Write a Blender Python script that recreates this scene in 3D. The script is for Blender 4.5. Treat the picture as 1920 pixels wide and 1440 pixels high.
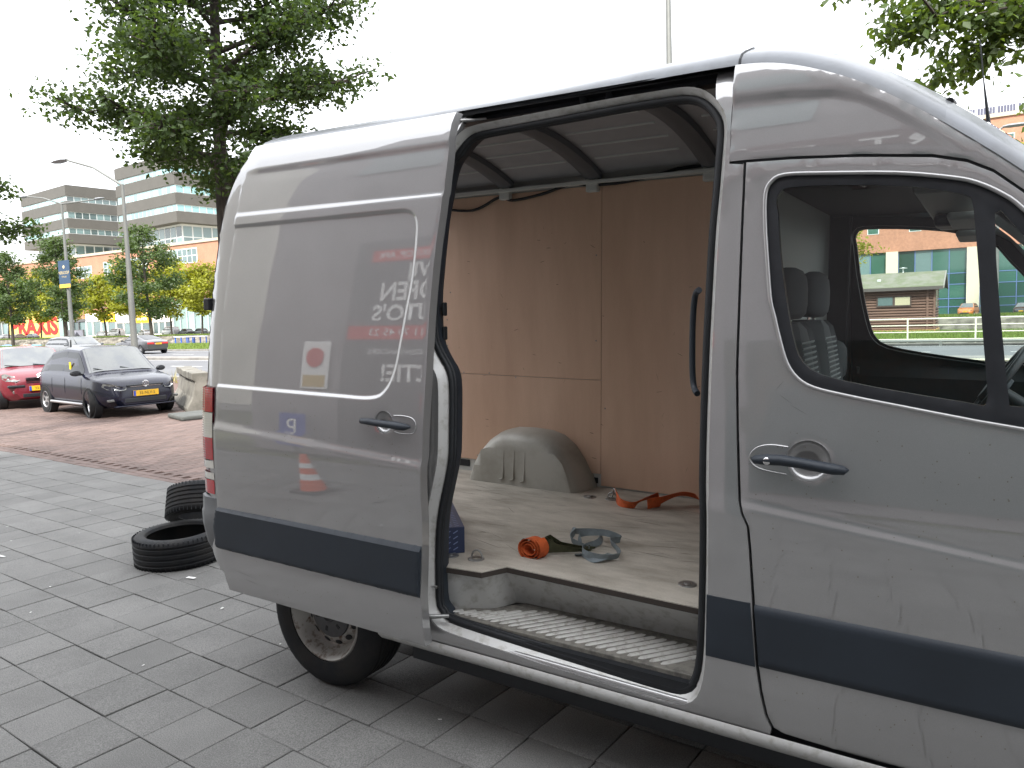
import bpy, bmesh, math, random
import numpy as np
from math import sin, cos, pi, radians, atan2, hypot
from mathutils import Vector, Matrix, geometry

# ------------------------------------------------------------------ clear
for o in list(bpy.data.objects):
    bpy.data.objects.remove(o, do_unlink=True)
SC = bpy.context.scene
COL = SC.collection
random.seed(5)
RNG = np.random.default_rng(11)

# ------------------------------------------------------------------ camera
PITCH = radians(1.669)                      # the van stands slightly nose-down
VANM = Matrix.Rotation(PITCH, 4, 'Y')
CAMV = Vector((2.633, -2.42, 1.8155))
cam_d = bpy.data.cameras.new('camera')
cam = bpy.data.objects.new('camera', cam_d)
COL.objects.link(cam)
_r = Vector((0.85038, 0.52611, -0.00786)); _d = Vector((0.04724, -0.09122, -0.99471)); _f = Vector((-0.52404, 0.84551, -0.10243))
_m = Matrix(((_r.x, -_d.x, -_f.x, CAMV.x), (_r.y, -_d.y, -_f.y, CAMV.y), (_r.z, -_d.z, -_f.z, CAMV.z), (0, 0, 0, 1)))
cam.matrix_world = VANM @ _m
cam_d.sensor_width = 36.0
cam_d.lens = 1442.0 / 1920.0 * 36.0
cam_d.clip_start = 0.05
cam_d.clip_end = 3000
SC.camera = cam

# ------------------------------------------------------------------ sky, sun, exposure
SUN_AZ, SUN_EL = radians(-72), radians(46)      # azimuth counted from +X towards +Y
W = bpy.data.worlds.new('World'); SC.world = W; W.use_nodes = True
nt = W.node_tree; nt.nodes.clear()
sky = nt.nodes.new('ShaderNodeTexSky'); sky.sky_type = 'NISHITA'; sky.sun_disc = False
sky.sun_elevation = SUN_EL; sky.sun_rotation = pi/2 - SUN_AZ
sky.air_density = 1.0; sky.dust_density = 4.0; sky.ozone_density = 1.0
hs = nt.nodes.new('ShaderNodeHueSaturation'); hs.inputs['Saturation'].default_value = 0.30
mixc = nt.nodes.new('ShaderNodeMix'); mixc.data_type = 'RGBA'; mixc.blend_type = 'MIX'
mixc.inputs['Factor'].default_value = 0.78
# closed high cloud over the whole dome, about two and a half times brighter overhead than at the horizon (standard overcast sky)
tc = nt.nodes.new('ShaderNodeTexCoord'); sx_ = nt.nodes.new('ShaderNodeSeparateXYZ'); mr_ = nt.nodes.new('ShaderNodeMapRange')
mr_.inputs[1].default_value = 0.0; mr_.inputs[2].default_value = 1.0; mr_.inputs[3].default_value = 5.2; mr_.inputs[4].default_value = 12.6
cn_ = nt.nodes.new('ShaderNodeTexNoise'); cn_.inputs['Scale'].default_value = 3.0; cn_.inputs['Detail'].default_value = 5
cr_ = nt.nodes.new('ShaderNodeMapRange'); cr_.inputs[3].default_value = .85; cr_.inputs[4].default_value = 1.15
cm_ = nt.nodes.new('ShaderNodeMath'); cm_.operation = 'MULTIPLY'
tint = nt.nodes.new('ShaderNodeMix'); tint.data_type = 'RGBA'; tint.blend_type = 'MULTIPLY'; tint.inputs['Factor'].default_value = 1; tint.inputs[6].default_value = (.965, .985, 1.03, 1)
nt.links.new(tc.outputs['Generated'], sx_.inputs[0]); nt.links.new(sx_.outputs['Z'], mr_.inputs[0])
nt.links.new(tc.outputs['Generated'], cn_.inputs['Vector']); nt.links.new(cn_.outputs['Fac'], cr_.inputs[0])
nt.links.new(mr_.outputs[0], cm_.inputs[0]); nt.links.new(cr_.outputs[0], cm_.inputs[1]); nt.links.new(cm_.outputs[0], tint.inputs[7])
nt.links.new(tint.outputs[2], mixc.inputs[7])
bg = nt.nodes.new('ShaderNodeBackground'); bg.inputs['Strength'].default_value = 0.12
wo = nt.nodes.new('ShaderNodeOutputWorld')
nt.links.new(sky.outputs[0], hs.inputs['Color']); nt.links.new(hs.outputs[0], mixc.inputs[6])
nt.links.new(mixc.outputs[2], bg.inputs['Color']); nt.links.new(bg.outputs[0], wo.inputs['Surface'])
sun_d = bpy.data.lights.new('sun', 'SUN'); sun_d.energy = 2.6; sun_d.angle = radians(7); sun_d.color = (1.0, 0.95, 0.87)
sun = bpy.data.objects.new('sun', sun_d); COL.objects.link(sun)
sd = Vector((cos(SUN_EL)*cos(SUN_AZ), cos(SUN_EL)*sin(SUN_AZ), sin(SUN_EL)))
sun.rotation_euler = sd.to_track_quat('Z', 'Y').to_euler(); sun.location = sd*60
SC.view_settings.view_transform = 'Standard'; SC.view_settings.look = 'None'
SC.view_settings.gamma = 1.0; SC.view_settings.exposure = 1.65
SC.view_settings.use_curve_mapping = False
try:
    SC.cycles.max_bounces = 10; SC.cycles.diffuse_bounces = 5; SC.cycles.glossy_bounces = 4
    SC.cycles.transparent_max_bounces = 16; SC.cycles.sample_clamp_indirect = 6
except Exception: pass

# ------------------------------------------------------------------ materials
MATS = {}
def mat(name, col, rough=0.6, metal=0.0, spec=0.5, var=0.0, vscale=4.0, col2=None, lo=0.4, hi=0.65, stretch=None,
        bump=0.0, bscale=60.0, coat=0.0, coat_rough=0.04, coat_ior=1.5, rnd=0.0, isl=0.0, detail=4.0, trans=None, emit=None, spk=0.0, spks=400.0, rvar=0.0):
    """procedural material: base colour, blended to col2 by noise over world position; rnd = per-object tone, isl = per-island tone"""
    if name in MATS: return MATS[name]
    m = bpy.data.materials.new(name); m.use_nodes = True; MATS[name] = m
    n = m.node_tree.nodes; L = m.node_tree.links
    b = n['Principled BSDF']
    b.inputs['Base Color'].default_value = (*col, 1); b.inputs['Roughness'].default_value = rough
    b.inputs['Metallic'].default_value = metal; b.inputs['Specular IOR Level'].default_value = spec
    b.inputs['Coat Weight'].default_value = coat; b.inputs['Coat Roughness'].default_value = coat_rough; b.inputs['Coat IOR'].default_value = coat_ior
    cur = None
    need = var > 0 or col2 or rnd > 0 or isl > 0 or bump > 0 or spk > 0 or rvar > 0
    if need:
        g = n.new('ShaderNodeNewGeometry'); pos = g.outputs['Position']
        if stretch:
            mp = n.new('ShaderNodeMapping'); mp.inputs['Scale'].default_value = stretch
            L.new(pos, mp.inputs['Vector']); pos = mp.outputs[0]
    if col2 or var > 0:
        tx = n.new('ShaderNodeTexNoise'); tx.inputs['Scale'].default_value = vscale; tx.inputs['Detail'].default_value = detail
        tx.inputs['Roughness'].default_value = 0.62
        L.new(pos, tx.inputs['Vector'])
        r = n.new('ShaderNodeValToRGB'); r.color_ramp.elements[0].position = lo; r.color_ramp.elements[1].position = hi
        c2 = col2 if col2 else tuple(max(0, c*(1-var)) for c in col)
        r.color_ramp.elements[0].color = (*c2, 1); r.color_ramp.elements[1].color = (*col, 1)
        L.new(tx.outputs['Fac'], r.inputs['Fac']); cur = r.outputs[0]
        if rvar > 0:
            mr = n.new('ShaderNodeMapRange'); mr.inputs[3].default_value = rough + rvar; mr.inputs[4].default_value = max(0.02, rough - rvar)
            L.new(tx.outputs['Fac'], mr.inputs[0]); L.new(mr.outputs[0], b.inputs['Roughness'])
    def mulby(cur, sock, a, c):
        mr = n.new('ShaderNodeMapRange'); mr.inputs[3].default_value = a; mr.inputs[4].default_value = c
        L.new(sock, mr.inputs[0])
        mm = n.new('ShaderNodeMix'); mm.data_type = 'RGBA'; mm.blend_type = 'MULTIPLY'; mm.inputs['Factor'].default_value = 1
        if cur is None: mm.inputs[6].default_value = (*col, 1)
        else: L.new(cur, mm.inputs[6])
        L.new(mr.outputs[0], mm.inputs[7]); return mm.outputs[2]
    if rnd > 0:
        oi = n.new('ShaderNodeObjectInfo'); cur = mulby(cur, oi.outputs['Random'], 1-rnd, 1+rnd)
    if isl > 0:
        cur = mulby(cur, g.outputs['Random Per Island'], 1-isl, 1+isl)
    if spk > 0:
        t2 = n.new('ShaderNodeTexNoise'); t2.inputs['Scale'].default_value = spks; t2.inputs['Detail'].default_value = 2
        L.new(g.outputs['Position'], t2.inputs['Vector'])
        mr = n.new('ShaderNodeMapRange'); mr.inputs[1].default_value = .3; mr.inputs[2].default_value = .7
        L.new(t2.outputs['Fac'], mr.inputs[0]); cur = mulby(cur, mr.outputs[0], 1-spk, 1+spk)
    if cur is not None: L.new(cur, b.inputs['Base Color'])
    if bump > 0:
        t3 = n.new('ShaderNodeTexNoise'); t3.inputs['Scale'].default_value = bscale; t3.inputs['Detail'].default_value = 5
        L.new(pos, t3.inputs['Vector'])
        bp = n.new('ShaderNodeBump'); bp.inputs['Strength'].default_value = bump; bp.inputs['Distance'].default_value = 0.01
        L.new(t3.outputs['Fac'], bp.inputs['Height']); L.new(bp.outputs[0], b.inputs['Normal'])
    if trans:
        tr = n.new('ShaderNodeBsdfTranslucent'); ms = n.new('ShaderNodeMixShader'); ms.inputs[0].default_value = trans[1]
        tr.inputs['Color'].default_value = (*trans[0], 1)
        L.new(b.outputs[0], ms.inputs[1]); L.new(tr.outputs[0], ms.inputs[2]); L.new(ms.outputs[0], n['Material Output'].inputs['Surface'])
    if emit:
        b.inputs['Emission Color'].default_value = (*emit[0], 1); b.inputs['Emission Strength'].default_value = emit[1]
    return m

def glass(name, tint=(0.8, 0.9, 0.88), ior=1.5, rough=0.0):
    """thin window pane: see-through, with Fresnel reflection"""
    if name in MATS: return MATS[name]
    m = bpy.data.materials.new(name); m.use_nodes = True; MATS[name] = m
    n = m.node_tree.nodes; L = m.node_tree.links; n.remove(n['Principled BSDF'])
    t = n.new('ShaderNodeBsdfTransparent'); t.inputs[0].default_value = (*tint, 1)
    g = n.new('ShaderNodeBsdfGlossy'); g.inputs['Roughness'].default_value = rough; g.inputs['Color'].default_value = (1, 1, 1, 1)
    f = n.new('ShaderNodeFresnel'); f.inputs[0].default_value = ior
    x = n.new('ShaderNodeMixShader'); L.new(f.outputs[0], x.inputs[0]); L.new(t.outputs[0], x.inputs[1]); L.new(g.outputs[0], x.inputs[2])
    L.new(x.outputs[0], n['Material Output'].inputs['Surface'])
    return m

# ------------------------------------------------------------------ mesh helpers
def link(name, me, m=None, parent=None, loc=None, rot=None, kind=None, smooth=None):
    o = bpy.data.objects.new(name, me); COL.objects.link(o)
    if m is not None and me is not None:
        if len(me.materials) == 0: me.materials.append(m)
    if parent is not None: o.parent = parent
    if loc is not None: o.location = loc
    if rot is not None: o.rotation_euler = rot
    if kind: o['kind'] = kind
    if smooth is not None and me is not None and len(me.polygons):
        me.shade_smooth()
        if smooth < 179: me.set_sharp_from_angle(angle=radians(smooth))
    return o

def empty(name, loc=(0, 0, 0), rz=0.0, parent=None):
    o = bpy.data.objects.new(name, None); COL.objects.link(o); o.location = loc; o.rotation_euler = (0, 0, rz)
    if parent: o.parent = parent
    o.empty_display_size = .2
    return o

def tag(o, label, cat, group=None):
    o['label'] = label; o['category'] = cat
    if group: o['group'] = group
    return o

class MB:
    def __init__(s): s.v = []; s.f = []
    def add(s, vs, fs):
        k = len(s.v); s.v += [tuple(p) for p in vs]; s.f += [tuple(i+k for i in f) for f in fs]; return s
    def box(s, x0, x1, y0, y1, z0, z1, M=None):
        vs = [(x0,y0,z0),(x1,y0,z0),(x1,y1,z0),(x0,y1,z0),(x0,y0,z1),(x1,y0,z1),(x1,y1,z1),(x0,y1,z1)]
        if M is not None: vs = [M @ Vector(p) for p in vs]
        return s.add(vs, [(0,3,2,1),(4,5,6,7),(0,1,5,4),(1,2,6,5),(2,3,7,6),(3,0,4,7)])
    def prism(s, poly, a0, a1, axis='y', M=None):
        """poly in the two other axes, extruded along axis"""
        n = len(poly)
        def P(p, a):
            q = {'y': (p[0], a, p[1]), 'x': (a, p[0], p[1]), 'z': (p[0], p[1], a)}[axis]
            return (M @ Vector(q)) if M is not None else q
        vs = [P(p, a0) for p in poly] + [P(p, a1) for p in poly]
        fs = [tuple(range(n)), tuple(range(2*n-1, n-1, -1))] + [(i, (i+1) % n + 0, (i+1) % n + n, i+n) for i in range(n)]
        return s.add(vs, fs)
    def tube(s, path, r, n=10, closed=False, cap=True, flat=1.0):
        path = [Vector(p) for p in path]; m = len(path)
        rr = r if isinstance(r, (list, tuple, np.ndarray)) else [r]*m
        k = len(s.v); up = Vector((0, 0, 1)); prev = None
        for i, p in enumerate(path):
            if closed: t = path[(i+1) % m] - path[i-1]
            else: t = path[min(i+1, m-1)] - path[max(i-1, 0)]
            t = t.normalized() if t.length > 1e-9 else Vector((0, 0, 1))
            if prev is None:
                a = t.cross(up)
                if a.length < 1e-3: a = t.cross(Vector((1, 0, 0)))
                a.normalize()
            else:
                a = prev - t*prev.dot(t)
                if a.length < 1e-6: a = t.orthogonal()
                a.normalize()
            prev = a; b = t.cross(a)
            for j in range(n):
                w = 2*pi*j/n
                s.v.append(tuple(p + (a*cos(w) + b*sin(w)*flat)*rr[i]))
        for i in range(m if closed else m-1):
            i2 = (i+1) % m
            for j in range(n):
                s.f.append((k+i*n+j, k+i*n+(j+1) % n, k+i2*n+(j+1) % n, k+i2*n+j))
        if cap and not closed:
            s.f.append(tuple(k+j for j in range(n-1, -1, -1))); s.f.append(tuple(k+(m-1)*n+j for j in range(n)))
        return s
    def lathe(s, prof, n=48, M=None, closed=False, a0=0, a1=2*pi):
        """prof: (r, h) about the local Z axis"""
        k = len(s.v); m = len(prof); full = abs(a1-a0-2*pi) < 1e-6
        nn = n if full else n+1
        for j in range(nn):
            w = a0 + (a1-a0)*j/n
            for r, h in prof:
                p = Vector((r*cos(w), r*sin(w), h))
                s.v.append(tuple(M @ p if M is not None else p))
        for j in range(n):
            j2 = (j+1) % nn
            for i in range(m if closed else m-1):
                i2 = (i+1) % m
                s.f.append((k+j*m+i, k+j2*m+i, k+j2*m+i2, k+j*m+i2))
        return s
    def grid(s, P):
        """P: rows of points"""
        k = len(s.v); a = len(P); b = len(P[0])
        for row in P: s.v += [tuple(p) for p in row]
        for i in range(a-1):
            for j in range(b-1): s.f.append((k+i*b+j, k+i*b+j+1, k+(i+1)*b+j+1, k+(i+1)*b+j))
        return s
    def mesh(s, name):
        me = bpy.data.meshes.new(name); me.from_pydata(s.v, [], s.f); me.update(); return me
    def build(s, name, m, parent=None, smooth=None, bevel=0, fix=True, **k):
        me = s.mesh(name)
        if fix:
            b = bmesh.new(); b.from_mesh(me); bmesh.ops.recalc_face_normals(b, faces=b.faces); b.to_mesh(me); b.free()
        o = link(name, me, m, parent, smooth=smooth, **k)
        if bevel:
            md = o.modifiers.new('bevel', 'BEVEL'); md.width = bevel; md.segments = 2; md.limit_method = 'ANGLE'
        return o

def bx(name, x0, x1, y0, y1, z0, z1, m, parent=None, bevel=0, **k):
    return MB().box(x0, x1, y0, y1, z0, z1).build(name, m, parent, bevel=bevel, **k)

def soup(name, V, F, m, parent=None, kind=None, smooth=None):
    """fast mesh from numpy arrays, F (n,3) or (n,4)"""
    me = bpy.data.meshes.new(name); V = np.asarray(V, dtype=np.float32); F = np.asarray(F, dtype=np.int32)
    me.vertices.add(len(V)); me.vertices.foreach_set('co', V.ravel())
    k = F.shape[1]; me.loops.add(F.size); me.loops.foreach_set('vertex_index', F.ravel())
    me.polygons.add(len(F)); me.polygons.foreach_set('loop_start', np.arange(0, F.size, k, dtype=np.int32))
    me.update(calc_edges=True); me.validate()
    return link(name, me, m, parent, kind=kind, smooth=smooth)

def spline(pts, per=6, closed=False):
    pts = [np.array(p, float) for p in pts]; n = len(pts); out = []
    rng = range(n) if closed else range(n-1)
    for i in rng:
        p0 = pts[(i-1) % n] if (closed or i > 0) else 2*pts[0]-pts[1]
        p1 = pts[i]; p2 = pts[(i+1) % n]
        p3 = pts[(i+2) % n] if (closed or i+2 < n) else 2*pts[-1]-pts[-2]
        for j in range(per):
            t = j/per
            out.append(0.5*((2*p1)+(p2-p0)*t+(2*p0-5*p1+4*p2-p3)*t*t+(3*p1-p0-3*p2+p3)*t**3))
    if not closed: out.append(pts[-1])
    return [tuple(p) for p in out]

def resample(poly, step, closed=True):
    out = []; n = len(poly)
    for i in range(n if closed else n-1):
        a = np.array(poly[i], float); b = np.array(poly[(i+1) % n], float); d = np.linalg.norm(b-a); k = max(1, int(round(d/step)))
        for j in range(k): out.append(tuple(a+(b-a)*j/k))
    if not closed: out.append(tuple(poly[-1]))
    return out

def inside(P, poly):
    P = np.asarray(P, float); c = np.zeros(len(P), bool); n = len(poly)
    for i in range(n):
        x0, z0 = poly[i]; x1, z1 = poly[(i+1) % n]
        cond = (z0 > P[:, 1]) != (z1 > P[:, 1])
        if z1 == z0: continue
        xi = x0+(P[:, 1]-z0)*(x1-x0)/(z1-z0)
        c ^= cond & (P[:, 0] < xi)
    return c

def segdist(P, poly, closed=True):
    P = np.asarray(P, float); d = np.full(len(P), 1e9); n = len(poly)
    for i in range(n if closed else n-1):
        a = np.array(poly[i]); b = np.array(poly[(i+1) % n]); ab = b-a; l2 = max(ab @ ab, 1e-12)
        t = np.clip(((P-a) @ ab)/l2, 0, 1); q = a+t[:, None]*ab
        d = np.minimum(d, np.hypot(P[:, 0]-q[:, 0], P[:, 1]-q[:, 1]))
    return d

def sstep(x): x = np.clip(x, 0, 1); return x*x*(3-2*x)

def panel(name, outline, holes, yf, step, m, parent, thick=0.02, mirror=None, lip=0.003, smooth=35, label=None, feats=()):
    """sheet over a 2D (x,z) outline with holes, laid on the surface y = yf(x,z), edges folded inwards"""
    loops = [resample(outline, step)] + [resample(h, step) for h in holes]
    vs = []; es = []; bset = 0
    for lp in loops:
        k = len(vs); vs += lp; es += [(k+i, k+(i+1) % len(lp)) for i in range(len(lp))]
    for pl in feats:
        pl = resample(pl, step, False); Q = np.array(pl); keep = inside(Q, loops[0]) & (segdist(Q, loops[0]) > step*.3)
        for h in loops[1:]: keep &= ~inside(Q, h) & (segdist(Q, h) > step*.3)
        last = None
        for p, k_ in zip(pl, keep):
            if k_:
                vs.append(p)
                if last is not None: es.append((last, len(vs)-1))
                last = len(vs)-1
            else: last = None
    nb = len(vs)
    A = np.array(loops[0]); x0, z0 = A.min(0); x1, z1 = A.max(0)
    gx = np.arange(x0+step/2, x1, step); gz = np.arange(z0+step/2, z1, step)
    G = np.array([(a, b) for a in gx for b in gz])
    ok = inside(G, loops[0])
    for h in loops[1:]: ok &= ~inside(G, h)
    G = G[ok]
    if len(G):
        d = np.full(len(G), 1e9)
        for lp in (([outline]+list(holes))): d = np.minimum(d, segdist(G, lp))
        for pl in feats: d = np.minimum(d, segdist(G, pl, False))
        G = G[d > step*0.45]
    allp = [Vector(p) for p in vs] + [Vector(p) for p in G]
    V2, E2, F2, ov, oe, of = geometry.delaunay_2d_cdt(allp, es, [], 0, 1e-6)
    P = np.array([(v.x, v.y) for v in V2]); F = np.array([f for f in F2 if len(f) == 3], dtype=int)
    C = P[F].mean(1); ok = inside(C, loops[0])
    for h in loops[1:]: ok &= ~inside(C, h)
    F = F[ok]
    Y = yf(P[:, 0], P[:, 1])
    cnt = {}
    for t in F:
        for a, b in ((t[0], t[1]), (t[1], t[2]), (t[2], t[0])):
            key = (min(a, b), max(a, b)); cnt.setdefault(key, []).append((a, b))
    bd = [e[0] for e in cnt.values() if len(e) == 1]
    bv = sorted({i for e in bd for i in e})
    Y = np.array(Y, float)
    Y[bv] += lip
    V = np.c_[P[:, 0], Y, P[:, 1]]
    idx = {b: len(V)+i for i, b in enumerate(bv)}
    V = np.r_[V, np.c_[P[bv, 0], Y[bv]+thick, P[bv, 1]]] if thick > 0 else V
    faces = [tuple(t) for t in F]
    if thick > 0: faces += [(a, idx[a], idx[b], b) for a, b in bd]
    if mirror is not None: V[:, 1] = mirror-V[:, 1]
    used = sorted({i for f in faces for i in f}); rm = {u: i for i, u in enumerate(used)}
    me = bpy.data.meshes.new(name); me.from_pydata([tuple(V[i]) for i in used], [], [tuple(rm[i] for i in f) for f in faces]); me.update()
    b = bmesh.new(); b.from_mesh(me); bmesh.ops.recalc_face_normals(b, faces=b.faces); b.to_mesh(me); b.free()
    o = link(name, me, m, parent, smooth=smooth)
    if label: o['label'] = label
    return o

def offset_loop(pts, d):
    """offset a closed 2D loop outwards by d"""
    P = np.array(pts); n = len(P); area = 0.5*np.sum(P[:, 0]*np.roll(P[:, 1], -1)-np.roll(P[:, 0], -1)*P[:, 1])
    T = np.roll(P, -1, 0)-np.roll(P, 1, 0); T /= np.linalg.norm(T, axis=1)[:, None]+1e-12
    N = np.c_[T[:, 1], -T[:, 0]]*(1 if area > 0 else -1)
    return [tuple(p) for p in P+N*d]

def text(name, s, size, M, m, parent=None, extrude=0.0, align='CENTER', sx=1.0, fat=0.0):
    cu = bpy.data.curves.new(name, 'FONT'); cu.body = s; cu.size = size; cu.align_x = align; cu.align_y = 'CENTER'; cu.extrude = extrude; cu.offset = fat
    cu.resolution_u = 3
    t = bpy.data.objects.new('tmp_text', cu); COL.objects.link(t)
    dg = bpy.context.evaluated_depsgraph_get(); dg.update()
    me = bpy.data.meshes.new_from_object(t.evaluated_get(dg)); bpy.data.objects.remove(t, do_unlink=True); bpy.data.curves.remove(cu)
    me.transform(Matrix.Diagonal((sx, 1, 1, 1)))
    me.transform(M); me.name = name
    me.materials.clear()
    return link(name, me, m, parent)

def TM(x, y, z, face='-y', rx=0):
    """matrix that stands text (drawn in XY, facing +Z) upright and turns it to look along a direction"""
    ang = {'-y': 0, '+x': pi/2, '+y': pi, '-x': -pi/2}.get(face, face)
    return Matrix.Translation((x, y, z)) @ Matrix.Rotation(ang, 4, 'Z') @ Matrix.Rotation(pi/2+rx, 4, 'X')
def copy_tree(o, parent=None):
    c = o.copy(); COL.objects.link(c); c.parent = parent
    for ch in list(o.children): copy_tree(ch, c)
    return c

# ------------------------------------------------------------------ palette
SILVER = mat('silver_paint', (0.305, 0.302, 0.300), rough=0.46, metal=0.5, coat=1.0, coat_rough=0.02, coat_ior=2.3, var=0.06, vscale=1.6, spk=0.05, spks=500, bump=.035, bscale=2.4)
SILVER_DARKENED = mat('darkened_silver_paint', (0.155, 0.165, 0.178), rough=0.5, metal=0.5, coat=.35, coat_rough=0.12, col2=(0.115, 0.12, 0.125), vscale=5, lo=.35, hi=.6)  # same silver, darkened in colour so bright sky doesn't wash out roof and A-pillars
SILVER_DIRTY = mat('dirty_silver_paint', (0.50, 0.50, 0.485), rough=0.5, metal=0.3, coat=0.4, coat_rough=0.2, col2=(0.37, 0.36, 0.33), vscale=22, lo=.33, hi=.5, detail=7)
BLACKPL = mat('black_plastic', (0.012, 0.014, 0.018), rough=0.5, var=.2, vscale=30)
TRIM = mat('charcoal_trim', (0.017, 0.024, 0.034), rough=0.55, var=.18, vscale=3, spk=.1, spks=700)
RUBBER = mat('rubber', (0.009, 0.011, 0.014), rough=0.6, var=.3, vscale=20)
TYRE = mat('tyre_rubber', (0.012, 0.013, 0.015), rough=0.7, spec=.25, col2=(0.022, 0.021, 0.020), vscale=7, lo=.35, hi=.6, bump=.15, bscale=120)
CHROME = mat('chrome', (0.75, 0.75, 0.75), rough=0.12, metal=1.0)
STEEL = mat('worn_steel', (0.38, 0.38, 0.37), rough=0.4, metal=0.8, var=.35, vscale=25)
DARKSTEEL = mat('dark_steel', (0.09, 0.09, 0.095), rough=0.45, metal=0.6)
RIMM = mat('rusty_rim', (0.36, 0.345, 0.32), rough=0.5, metal=0.4, col2=(0.10, 0.055, 0.032), vscale=24, lo=.34, hi=.5, detail=8)
PLY = mat('plywood_wall', (0.66, 0.455, 0.335), rough=0.42, col2=(0.53, 0.345, 0.245), vscale=1.7, lo=.30, hi=.70, stretch=(2.6, 2.6, .45), detail=7, spk=.05, spks=260)
PLYF = mat('plywood_floor', (0.48, 0.445, 0.385), rough=0.55, col2=(0.27, 0.245, 0.205), vscale=3.2, lo=.30, hi=.62, stretch=(1.0, 2.6, 1), detail=8, spk=.1, spks=240)
LINER = mat('grey_liner', (0.52, 0.53, 0.51), rough=0.6)
ARCHM = mat('dirty_wheel_arch', (0.42, 0.405, 0.365), rough=0.5, col2=(0.31, 0.295, 0.255), vscale=5, lo=.33, hi=.6, metal=.1, detail=7)
CEIL = mat('roof_lining', (0.36, 0.36, 0.375), rough=0.55, metal=.1, var=.15, vscale=3)
BOW = mat('roof_bow', (0.10, 0.105, 0.115), rough=0.5)
SEATM = mat('seat_fabric', (0.075, 0.077, 0.082), rough=0.85)
SEATS = mat('striped_fabric', (0.26, 0.265, 0.265), rough=0.9)
WGLASS = glass('van_glass', (0.80, 0.86, 0.85))
CGLASS = mat('car_glass', (0.008, 0.010, 0.012), rough=0.03, spec=0.35)
WSGLASS = mat('windscreen_glass', (0.02, 0.026, 0.03), rough=0.02, spec=0.5, coat=1.0, coat_ior=1.75, coat_rough=.01, col2=(0.05, 0.055, 0.05), vscale=2.5, lo=.45, hi=.6)
REDL = mat('red_lens', (0.42, 0.012, 0.02), rough=0.12, coat=1)
WHITEL = mat('clear_lens', (0.62, 0.60, 0.54), rough=0.15, coat=1)
DREDL = mat('dark_red_lens', (0.11, 0.01, 0.02), rough=0.15, coat=1)
CONC = mat('concrete', (0.20, 0.19, 0.165), rough=0.9, col2=(0.11, 0.105, 0.09), vscale=3, lo=.35, hi=.65, bump=.4, bscale=40)
SLAB = mat('paving_concrete', (0.148, 0.146, 0.139), rough=0.82, var=.24, vscale=1.3, rnd=.10, isl=0.0, spk=.42, spks=210, bump=.25, bscale=160)
SLABI = mat('paving_concrete_joined', (0.148, 0.146, 0.139), rough=0.82, var=.24, vscale=1.3, isl=.10, spk=.42, spks=210, bump=.25, bscale=160)
JOINT = mat('joint_sand', (0.045, 0.042, 0.036), rough=0.95, col2=(0.075, 0.085, 0.03), vscale=1.7, lo=.40, hi=.56)
BRICK = mat('paving_brick', (0.128, 0.088, 0.076), rough=0.8, var=.2, vscale=1.2, rnd=.22, spk=.15, spks=90)
BRICKI = mat('paving_brick_joined', (0.128, 0.088, 0.076), rough=0.8, var=.2, vscale=1.2, isl=.22, spk=.15, spks=90)
ASPH = mat('asphalt', (0.115, 0.118, 0.125), rough=0.85, var=.2, vscale=.25, spk=.2, spks=30)
KERBM = mat('kerb_stone', (0.22, 0.21, 0.195), rough=0.85, var=.3, vscale=2)
WHITEP = mat('road_paint', (0.62, 0.62, 0.60), rough=0.6)
SOIL = mat('ground_soil', (0.13, 0.125, 0.10), rough=0.95, col2=(0.09, 0.10, 0.05), vscale=.1, lo=.4, hi=.6)
GRASSB = mat('turf', (0.10, 0.145, 0.035), rough=0.95, col2=(0.065, 0.105, 0.022), vscale=.6, lo=.35, hi=.65)
GRASS = mat('grass_blades', (0.13, 0.19, 0.035), rough=0.8, isl=.35, trans=((0.16, 0.22, 0.03), .3))
WATER = mat('canal_water', (0.05, 0.06, 0.05), rough=0.08, bump=.4, bscale=1.4)
STONEQ = mat('quay_stone', (0.25, 0.23, 0.19), rough=0.9, col2=(0.11, 0.10, 0.085), vscale=1.1, lo=.35, hi=.62)
GALV = mat('galvanised', (0.17, 0.175, 0.165), rough=0.5, metal=.4, var=.12, vscale=2)
RAILP = mat('cream_rail', (0.62, 0.60, 0.47), rough=0.6)

# ------------------------------------------------------------------ ground, water, roads
def struct(o): o['kind'] = 'structure'; return o
prof = [(-80, -.05), (46.6, -.05), (48.6, -1.9), (97.6, -1.9), (97.65, -.05), (1200, -.05)]
g = MB()
xs = [-1400, -300, -120, -40, 0, 40, 120, 900]
g.grid([[(x, y, z) for x in xs] for y, z in prof])
struct(g.build('ground', SOIL))
w = MB(); w.grid([[(x, y, -1.2) for x in (-700, 400)] for y in (46, 98)]); struct(w.build('canal_water', WATER))

UA = radians(-4.5)
UV = Vector((cos(UA), sin(UA), 0)); VV = Vector((-sin(UA), cos(UA), 0))
def uv(u, v, z=0): return UV*u + VV*v + Vector((0, 0, z))
MUV = Matrix.Rotation(UA, 4, 'Z')
KV = 2.385                                   # line where the slabs end and the red bricks begin

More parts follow.
